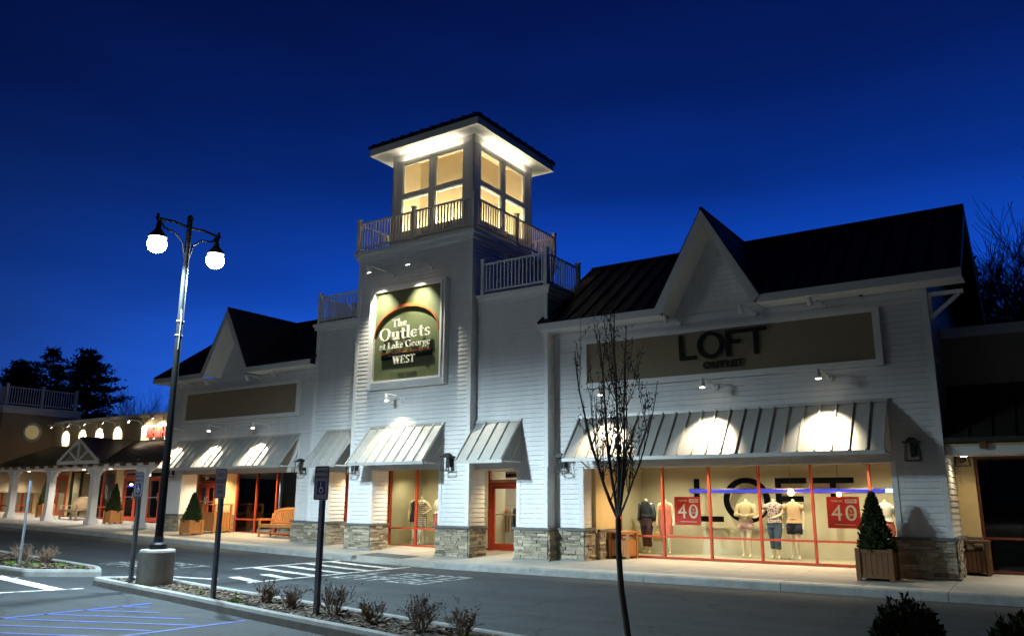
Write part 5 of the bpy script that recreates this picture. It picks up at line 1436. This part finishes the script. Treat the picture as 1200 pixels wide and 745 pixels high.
# ================================================================== PARKING SIGNS
def post_sign(x, y, zb, ztop, label, rows, blue=None, red=False, rz=0, plate_h=.50, plate_w=.31, dark=False, lean=0.0):
    t = thing('parking_sign', label, 'sign', (x,y,zb), 'parking signs on steel posts', rz)
    h = ztop-zb; m = MB()
    # U channel post
    m.box(-.035,.035,-.012,-.006,-.1,h-.05)
    for sx in (-1,1): m.box(sx*.030-.005,sx*.030+.005,-.005,.030,-.1,h-.05)
    for sx in (-1,1): m.box(sx*.045-.010,sx*.045+.010,.030,.036,-.1,h-.05)
    m.build('post', M['galvpost'], t, local=True)
    m = MB(); w2 = plate_w/2; r = .03
    pts = []
    for cx_,cz_,a0 in ((w2-r,h-r,0),(-w2+r,h-r,90),(-w2+r,h-plate_h+r,180),(w2-r,h-plate_h+r,270)):
        for k in range(4): a = R(a0+k*30); pts.append((cx_+r*math.cos(a), -.018, cz_+r*math.sin(a)))
    m.prism(pts, (0,.004,0)); pl = m.build('plate', M['signback'] if dark else M['signwhite'], t, local=True)
    m = MB(); b = .012; bw = .010
    m.box(-w2+b,w2-b,-.0205,-.0185,h-b-bw,h-b); m.box(-w2+b,w2-b,-.0205,-.0185,h-plate_h+b,h-plate_h+b+bw)
    m.box(-w2+b,-w2+b+bw,-.0205,-.0185,h-plate_h+b+bw,h-b-bw); m.box(w2-b-bw,w2-b,-.0205,-.0185,h-plate_h+b+bw,h-b-bw)
    m.build('border', M['signred'] if red else M['letter'], t, local=True)
    def loc_text(s, z, size, mk, y_=-.0205):
        o = text(s, 'lettering', M[mk], (0,y_,z), size, .001); o.parent = t
    for s, z, size, mk in rows: loc_text(s, h-z, size, mk)
    if blue:
        zc_, bw_ = blue; m = MB(); m.box(-bw_,bw_,-.0225,-.0188,h-zc_-bw_*1.15,h-zc_+bw_*1.15); m.build('symbol_panel', M['signblue'], t, local=True)
        m = MB(); s = bw_/.08; cz_ = h-zc_
        m.ring((0.002*s,-.0245,cz_-.030*s), .042*s, .032*s, .0018, 24)
        m.lathe((0,0,0),[(.0001,0),(.0001,0.0001)],3)
        m.box(-.012*s,-.001*s,-.0246,-.0228,cz_-.01*s,cz_+.045*s); m.box(-.001*s,.026*s,-.0246,-.0228,cz_-.012*s,cz_-.002*s)
        m.prism([(.026*s,-.0228,cz_-.002*s),(.034*s,-.0228,cz_-.004*s),(.048*s,-.0228,cz_-.048*s),(.040*s,-.0228,cz_-.05*s)], (0,-.0018,0))
        m.ring((-.008*s,-.0246,cz_+.060*s), .011*s, .001*s, .0018, 14)
        m.build('wheelchair_symbol', M['posterwhite'], t, local=True)
    if red:
        m = MB(); m.box(-w2+.024,w2-.024,-.0212,-.0188,h-.245,h-.185); m.build('red_band', M['signred'], t, local=True)
    return t
post_sign(-11.99, 8.88, .11, 2.26, 'white no parking sign on a steel post, just right of the street lamp base', [('NO',.11,.105,'signred'),('PARKING',.215,.062,'signwhite'),('ANY',.31,.075,'signred'),('TIME',.40,.075,'signred')], red=True)
post_sign(-9.24, 8.62, .11, 2.24, 'white reserved parking sign with blue wheelchair symbol, rightmost in the mulch island', [('RESERVED',.085,.058,'letter'),('PARKING',.165,.058,'letter')], blue=(.32,.085))
post_sign(-15.10, 9.30, .12, 2.26, 'dark reserved parking sign with blue symbol, left of the street lamp base', [('RESERVED',.085,.058,'letter'),('PARKING',.165,.058,'letter')], blue=(.32,.085))
post_sign(-20.37, 9.75, .25, 2.20, 'dark edge-lit parking sign on a leaning post in the far left island', [('RESERVED',.085,.058,'letter')], rz=R(-28), dark=True)
bpy.data.objects['parking_sign.003'].rotation_euler = (0,R(-3.0),R(-28))

# ================================================================== SHRUBS IN THE ISLAND
def dry_shrub(x, y, z, r, h, label, seed, n=25):
    rr = random.Random(seed); t = thing('bare_shrub', label, 'shrub', (x,y,z), 'leafless brown shrubs in the mulch islands')
    m = MB()
    def br(p, d, l, rad, lev):
        q = [V(p)]; 
        for i in range(3):
            d = (d+V((rr.gauss(0,.16),rr.gauss(0,.16),rr.gauss(.04,.12)))).normalized(); q.append(q[-1]+d*l/3)
        m.tube(q, [rad,rad*.85,rad*.7,rad*.5], 4, cap=False)
        if lev > 0:
            for k in range(rr.randint(2,4)):
                b = q[rr.choice([1,2,3])]; dd = (d+V((rr.gauss(0,.55),rr.gauss(0,.55),rr.gauss(.2,.35)))).normalized(); br(b, dd, l*rr.uniform(.45,.75), rad*.6, lev-1)
        else:
            for k in range(3):
                p_ = q[rr.choice([1,2,3])]; s = rr.uniform(.007,.014); a = V((rr.gauss(0,1),rr.gauss(0,1),rr.gauss(0,1))).normalized()*s; b2 = a.cross(V((.3,.5,.8))).normalized()*s*.7
                m.poly(p_-a-b2,p_+a-b2,p_+a+b2,p_-a+b2)
    for k in range(n):
        a = rr.uniform(0,6.283); s = rr.uniform(.05,.85)*r/h*1.1
        br((.05*math.cos(a),.05*math.sin(a),0), V((math.cos(a)*s,math.sin(a)*s,1)).normalized(), h*rr.uniform(.38,.62), rr.uniform(.005,.008), 2)
    m.build('branches', M['twig'], t, local=True)
    return t
SH = [(-10.95,9.15,.30,.34,'small bare shrub between the two right-hand parking signs, nearer the lamp'),(-10.15,8.98,.30,.36,'bare shrub just left of the reserved parking sign post'),(-9.02,8.78,.34,.50,'tallest bare shrub, just right of the reserved parking sign post'),
      (-8.10,8.60,.30,.34,'low bare shrub, second to the right of the reserved parking sign'),(-7.05,8.40,.36,.44,'bushy bare shrub, second from the right end of the row'),(-6.35,8.38,.33,.40,'bare shrub with green shoots at its foot, rightmost of the row')]
for i,(x,y,r,h,lb) in enumerate(SH): dry_shrub(x,y,.11,r,h,lb,40+i)
dry_shrub(-21.2,10.2,.25,.5,.40,'broad dark shrub behind the leaning sign in the far left island',60,n=46); dry_shrub(-20.35,10.35,.25,.4,.38,'dark shrub at the right of the far left island shrubs',61,n=40)
m = MB()
for (x,y,r,n) in ((-11.45,8.93,.13,260),(-13.0,9.35,.07,90),(-13.6,9.55,.05,60),(-6.15,8.20,.14,240),(-14.75,9.40,.06,60),(-12.3,9.55,.06,60),(-10.2,9.0,.05,50),(-20.6,9.75,.20,240),(-19.9,9.9,.14,120),(-19.5,10.3,.14,120),(-18.9,10.4,.12,80),(-5.3,8.25,.06,60)):
    for k in range(n):
        a = rl.uniform(0,6.28); q = r*math.sqrt(rl.random()); px_, py_ = x+q*math.cos(a), y+q*math.sin(a); z = G(px_)+.105
        hgt = rl.uniform(.03,.10); b = rl.uniform(0,6.28); d = V((rl.gauss(0,.03),rl.gauss(0,.03),hgt)); e = V((math.cos(b),math.sin(b),0))*.006
        o = V((px_,py_,z)); m.poly(o-e,o+e,o+d)
tag(m.build('weeds', M['grass']), kind='stuff')
def round_shrub(x, y, z, r, h, label):
    t = thing('evergreen_shrub', label, 'shrub', (x,y,z), 'round evergreen shrubs at the near edge')
    m = MB()
    def f():
        a = rl.uniform(0,6.283); b = math.acos(rl.uniform(-.3,1)); q = r*(rl.random()**.25)*(1+.10*math.sin(4*a+1)*math.sin(5*b))
        o = V((math.sin(b)*math.cos(a),math.sin(b)*math.sin(a),math.cos(b)))
        return (o.x*q, o.y*q, h*.42+o.z*q*h*.58/r), o
    leafy(m, 5200, f, .045); m.build('foliage', M['darkleaf'], t, local=True)
    m = MB(); m.tube([(0,0,-.02),(0,0,h*.5)], .03, 6); m.build('trunk', M['bark'], t, local=True)
round_shrub(-1.12, 7.05, .11, .31, .90, 'dark round evergreen shrub at the bottom edge before the planter')
round_shrub(-.36, 6.8, .11, .30, .86, 'dark evergreen shrub in the bottom right corner')

# ================================================================== TREES
def grow(m, p, d, l, rad, lev, rr, spread, upw, kids, minr=.004, buds=None, segs=4, wob=.10, n=6, taper=.55):
    q = [V(p)]; rads = [rad]
    for i in range(segs):
        d = (d+V((rr.gauss(0,wob),rr.gauss(0,wob),upw+rr.gauss(0,wob*.5)))).normalized(); q.append(q[-1]+d*l/segs); rads.append(max(minr, rad*(1-(1-taper)*(i+1)/segs)))
    m.tube(q, rads, n if lev > 1 else 4, cap=False)
    if buds is not None and lev <= 1: buds += q[1:]
    if lev > 0:
        k = kids(lev)
        for j in range(k):
            i = rr.randint(1, segs); b = q[i]
            ax = V((rr.gauss(0,1),rr.gauss(0,1),rr.gauss(0,.3))).normalized()
            dd = (d + ax*spread).normalized()
            grow(m, b, dd, l*rr.uniform(.55,.85), max(minr, rads[i]*.62), lev-1, rr, spread, upw, kids, minr, buds, segs, wob, n, taper)
# slender street tree in the island
rt_ = random.Random(12)
tx, ty, tz = -3.86, 7.86, .11
ST = thing('street_tree', 'slender leafless young tree with upright budded branches in front of the right store', 'tree', (tx,ty,tz))
m = MB(); q = [V((0.02,0,-.1)),V((.0,0,.25)),V((-.07,.0,.75)),V((-.09,.0,1.15)),V((-.085,.0,1.46))]
m.tube(q, [.042,.036,.032,.030,.029], 10); m.build('trunk', M['bark'], ST, local=True)
m = MB(); buds = []; top = q[-1]
rx = V((.86,-.5,0))   # direction that reads as sideways from the street
leads = [((-.62,.0,.60),.62,.018,2.05),((-.26,.2,.9),.5,.017,2.15),((.06,-.12,1.0),.4,.018,2.2),((.42,.1,.80),.55,.015,2.05),((.85,-.1,.60),.5,.011,1.55),((-.95,.1,.62),.5,.009,1.75),((.24,.3,.9),.5,.011,1.8)]
for (a, b, c_), sw, rad, hgt in leads:
    side = V((a*.83, -a*.56, 0)) + V((0,b,0))*.7
    pts = [top+V((0,0,-.02*rt_.random()))]; d = (side+V((0,0,c_))).normalized(); n = 9; rads = [rad]
    for i in range(n):
        d = (d+V((rt_.gauss(0,.045),rt_.gauss(0,.045),.21+rt_.gauss(0,.04)))).normalized(); pts.append(pts[-1]+d*hgt/n); rads.append(rad*(1-.82*(i+1)/n)+.002)
    m.tube(pts, rads, 7, cap=False); buds += pts[4:]
    for k in range(9):
        i = rt_.randint(1,7); dd = (d*.2+V((rt_.gauss(0,.36),rt_.gauss(0,.36),.9))).normalized(); l = hgt*rt_.uniform(.22,.45)
        pp = [pts[i]]; rr_ = [rads[i]*.55]
        for s_ in range(6):
            dd = (dd+V((rt_.gauss(0,.06),rt_.gauss(0,.06),.28))).normalized(); pp.append(pp[-1]+dd*l/6); rr_.append(max(.0024, rads[i]*.55*(1-.8*(s_+1)/6)))
        m.tube(pp, rr_, 5, cap=False); buds += pp[2:]
        for k2 in range(2):
            j = rt_.randint(2,5); d3 = (V((rt_.gauss(0,.5),rt_.gauss(0,.5),.7))).normalized(); pq = [pp[j]]
            for s_ in range(4): d3 = (d3+V((rt_.gauss(0,.08),rt_.gauss(0,.08),.15))).normalized(); pq.append(pq[-1]+d3*l*.3/4)
            m.tube(pq, [.0035,.003,.0028,.0026,.0024], 4, cap=False); buds += pq
br_ = m.build('branches', M['bark'], ST, local=True)
m = MB()
for p in buds:
    for k in range(2):
        if rt_.random() < .75:
            b = V(p)+V((rt_.gauss(0,.016),rt_.gauss(0,.016),rt_.gauss(0,.03))); dv = V((rt_.gauss(0,.5),rt_.gauss(0,.5),1)).normalized()
            m.tube([b,b+dv*.012,b+dv*.026], [.003,.0075,.002], 4, cap=False)
m.build('buds', M['bark'], br_, local=True)

# dark woods behind the shops
def pine(x, y, z, h, r, label, seed):
    rr = random.Random(seed); t = thing('pine_tree', label, 'tree', (x,y,z), 'dark pines behind the porch building')
    m = MB(); m.tube([(0,0,-.5),(.1,0,h*.5),(0,.1,h*.97)], [h*.018,h*.012,.03], 8); m.build('trunk', M['bark'], t, local=True)
    m = MB(); k = 0; zz = h*.22
    while zz < h*.98:
        f = (zz/h-.22)/.78; rad = r*(1-f)**.75*rr.uniform(.65,1.12)+.15
        nb = rr.randint(4,6); ph = rr.uniform(0,6.28)
        for b in range(nb):
            a = ph+6.283*b/nb+rr.gauss(0,.2); l = rad*rr.uniform(.6,1.1)
            dv = V((math.cos(a),math.sin(a),rr.uniform(-.05,.28)))
            m.tube([V((0,0,zz)),V((0,0,zz))+dv*l], [.05,.015], 4, cap=False)
            for c_ in range(int(14+l*34)):
                u = rr.uniform(.22,1.08); p = V((0,0,zz))+dv*l*u+V((rr.gauss(0,.20),rr.gauss(0,.20),rr.gauss(0,.13)+.1))
                s = rr.uniform(.18,.42); d1 = V((rr.gauss(0,1),rr.gauss(0,1),rr.gauss(.4,.5))).normalized()*s; e = d1.cross(V((rr.gauss(0,1),rr.gauss(0,1),rr.gauss(0,1)))).normalized()*s*.30
                m.poly(p-e,p+d1,p+e)
        zz += h*.034*rr.uniform(.7,1.3)
    m.build('crown', M['pine'], t, local=True)
def gz(x): return G(max(x,-120))
for i,(x,y,ztop,r,lb) in enumerate(((-97,44,17.4,7.2,'dark pine at the far left edge beside the railed deck'),(-90.5,44,17.8,6.6,'dark pine behind the right end of the railed deck, second from the edge'),(-85.3,45,17.7,7.2,'broadest dark pine, rising behind the lit tan wall'),(-102,46,18.0,7.0,'dark pine at the picture edge, furthest left'),(-93.5,50,18.6,8.0,'dark pine set back between its taller neighbours at the left'))):
    pine(x,y,gz(x)-1,ztop-gz(x)+1,r,lb,70+i)
def bare_tree(x, y, z, h, label, seed, group, spread=.55, lev=4, rad=.16, kids=None, upw=.06):
    rr = random.Random(seed); t = thing('bare_tree', label, 'tree', (x,y,z), group)
    m = MB(); m.tube([(0,0,-.5),(.05,0,h*.18),(0,0,h*.32)], [rad*1.2,rad,rad*.85], 8); m.build('trunk', M['bark'], t, local=True)
    m = MB()
    for k in range(5):
        a = rr.uniform(0,6.28); s = rr.uniform(.1,.5)
        grow(m, V((0,0,h*rr.uniform(.2,.32))), V((math.cos(a)*s,math.sin(a)*s,1)).normalized(), h*rr.uniform(.30,.42), rad*.5, lev, rr, spread, upw, kids or (lambda l: 4 if l > 1 else 5), minr=.008, segs=4, wob=.08, n=5)
    m.build('crown', M['bark'], t, local=True)
for i,(x,y,h) in enumerate(((-82,47,10.5),(-77.5,46,10.0),(-74,48,9.6),(-86,52,12))):
    bare_tree(x,y,gz(x)-.3,h,['bare tree right beside the broadest pine','bare round-headed tree behind the middle of the tan wall','bare tree behind the red shop sign','tall bare tree half behind the broadest pine'][i],80+i,'bare trees behind the porch building',lev=3,rad=.14)
RT = [(-.9,34,8.8,'bare tree with upright limbs, nearest the right roof edge'),(.9,33,10.2,'tallest bare tree at the right picture edge'),(-.3,40,10.0,'bare tree set back between the two tallest at the right'),(2.4,37,10.6,'bare tree whose limbs reach in from beyond the right edge'),(-2.2,47,10.0,'distant bare tree low behind the right roof edge'),(.6,46,11.0,'distant bare tree over the right parapet'),(1.6,42,11.2,'bare tree just behind the tallest one at the right')]
for i,(x,y,h,lb) in enumerate(RT):
    bare_tree(x,y,0,h,lb,90+i,'bare trees behind the right store',spread=.50,lev=4,rad=.13,upw=.06,kids=lambda l: 4 if l > 2 else (5 if l == 2 else 6))
for i,(x,y,ztop,r,lb) in enumerate(((-2.75,42,13.2,2.0,'dark conifer right against the right roof edge'),(.2,52,11.5,3.0,'dark conifer low among the bare trees at the right'),(4,50,12.5,3.2,'dark conifer at the right picture edge above the parapet'))):
    pine(x,y,0,ztop,r,lb,110+i); bpy.data.objects['pine_tree.%03d' % (5+i)]['group'] = 'conifers behind the right store'

# ================================================================== RENDER
scene.render.engine = 'CYCLES'
scene.cycles.max_bounces = 6; scene.cycles.transparent_max_bounces = 12; scene.cycles.sample_clamp_indirect = 4
scene.view_settings.view_transform = 'Standard'; scene.view_settings.look = 'None'; scene.view_settings.gamma = 1; scene.view_settings.exposure = 0.9
bpy.context.view_layer.update()
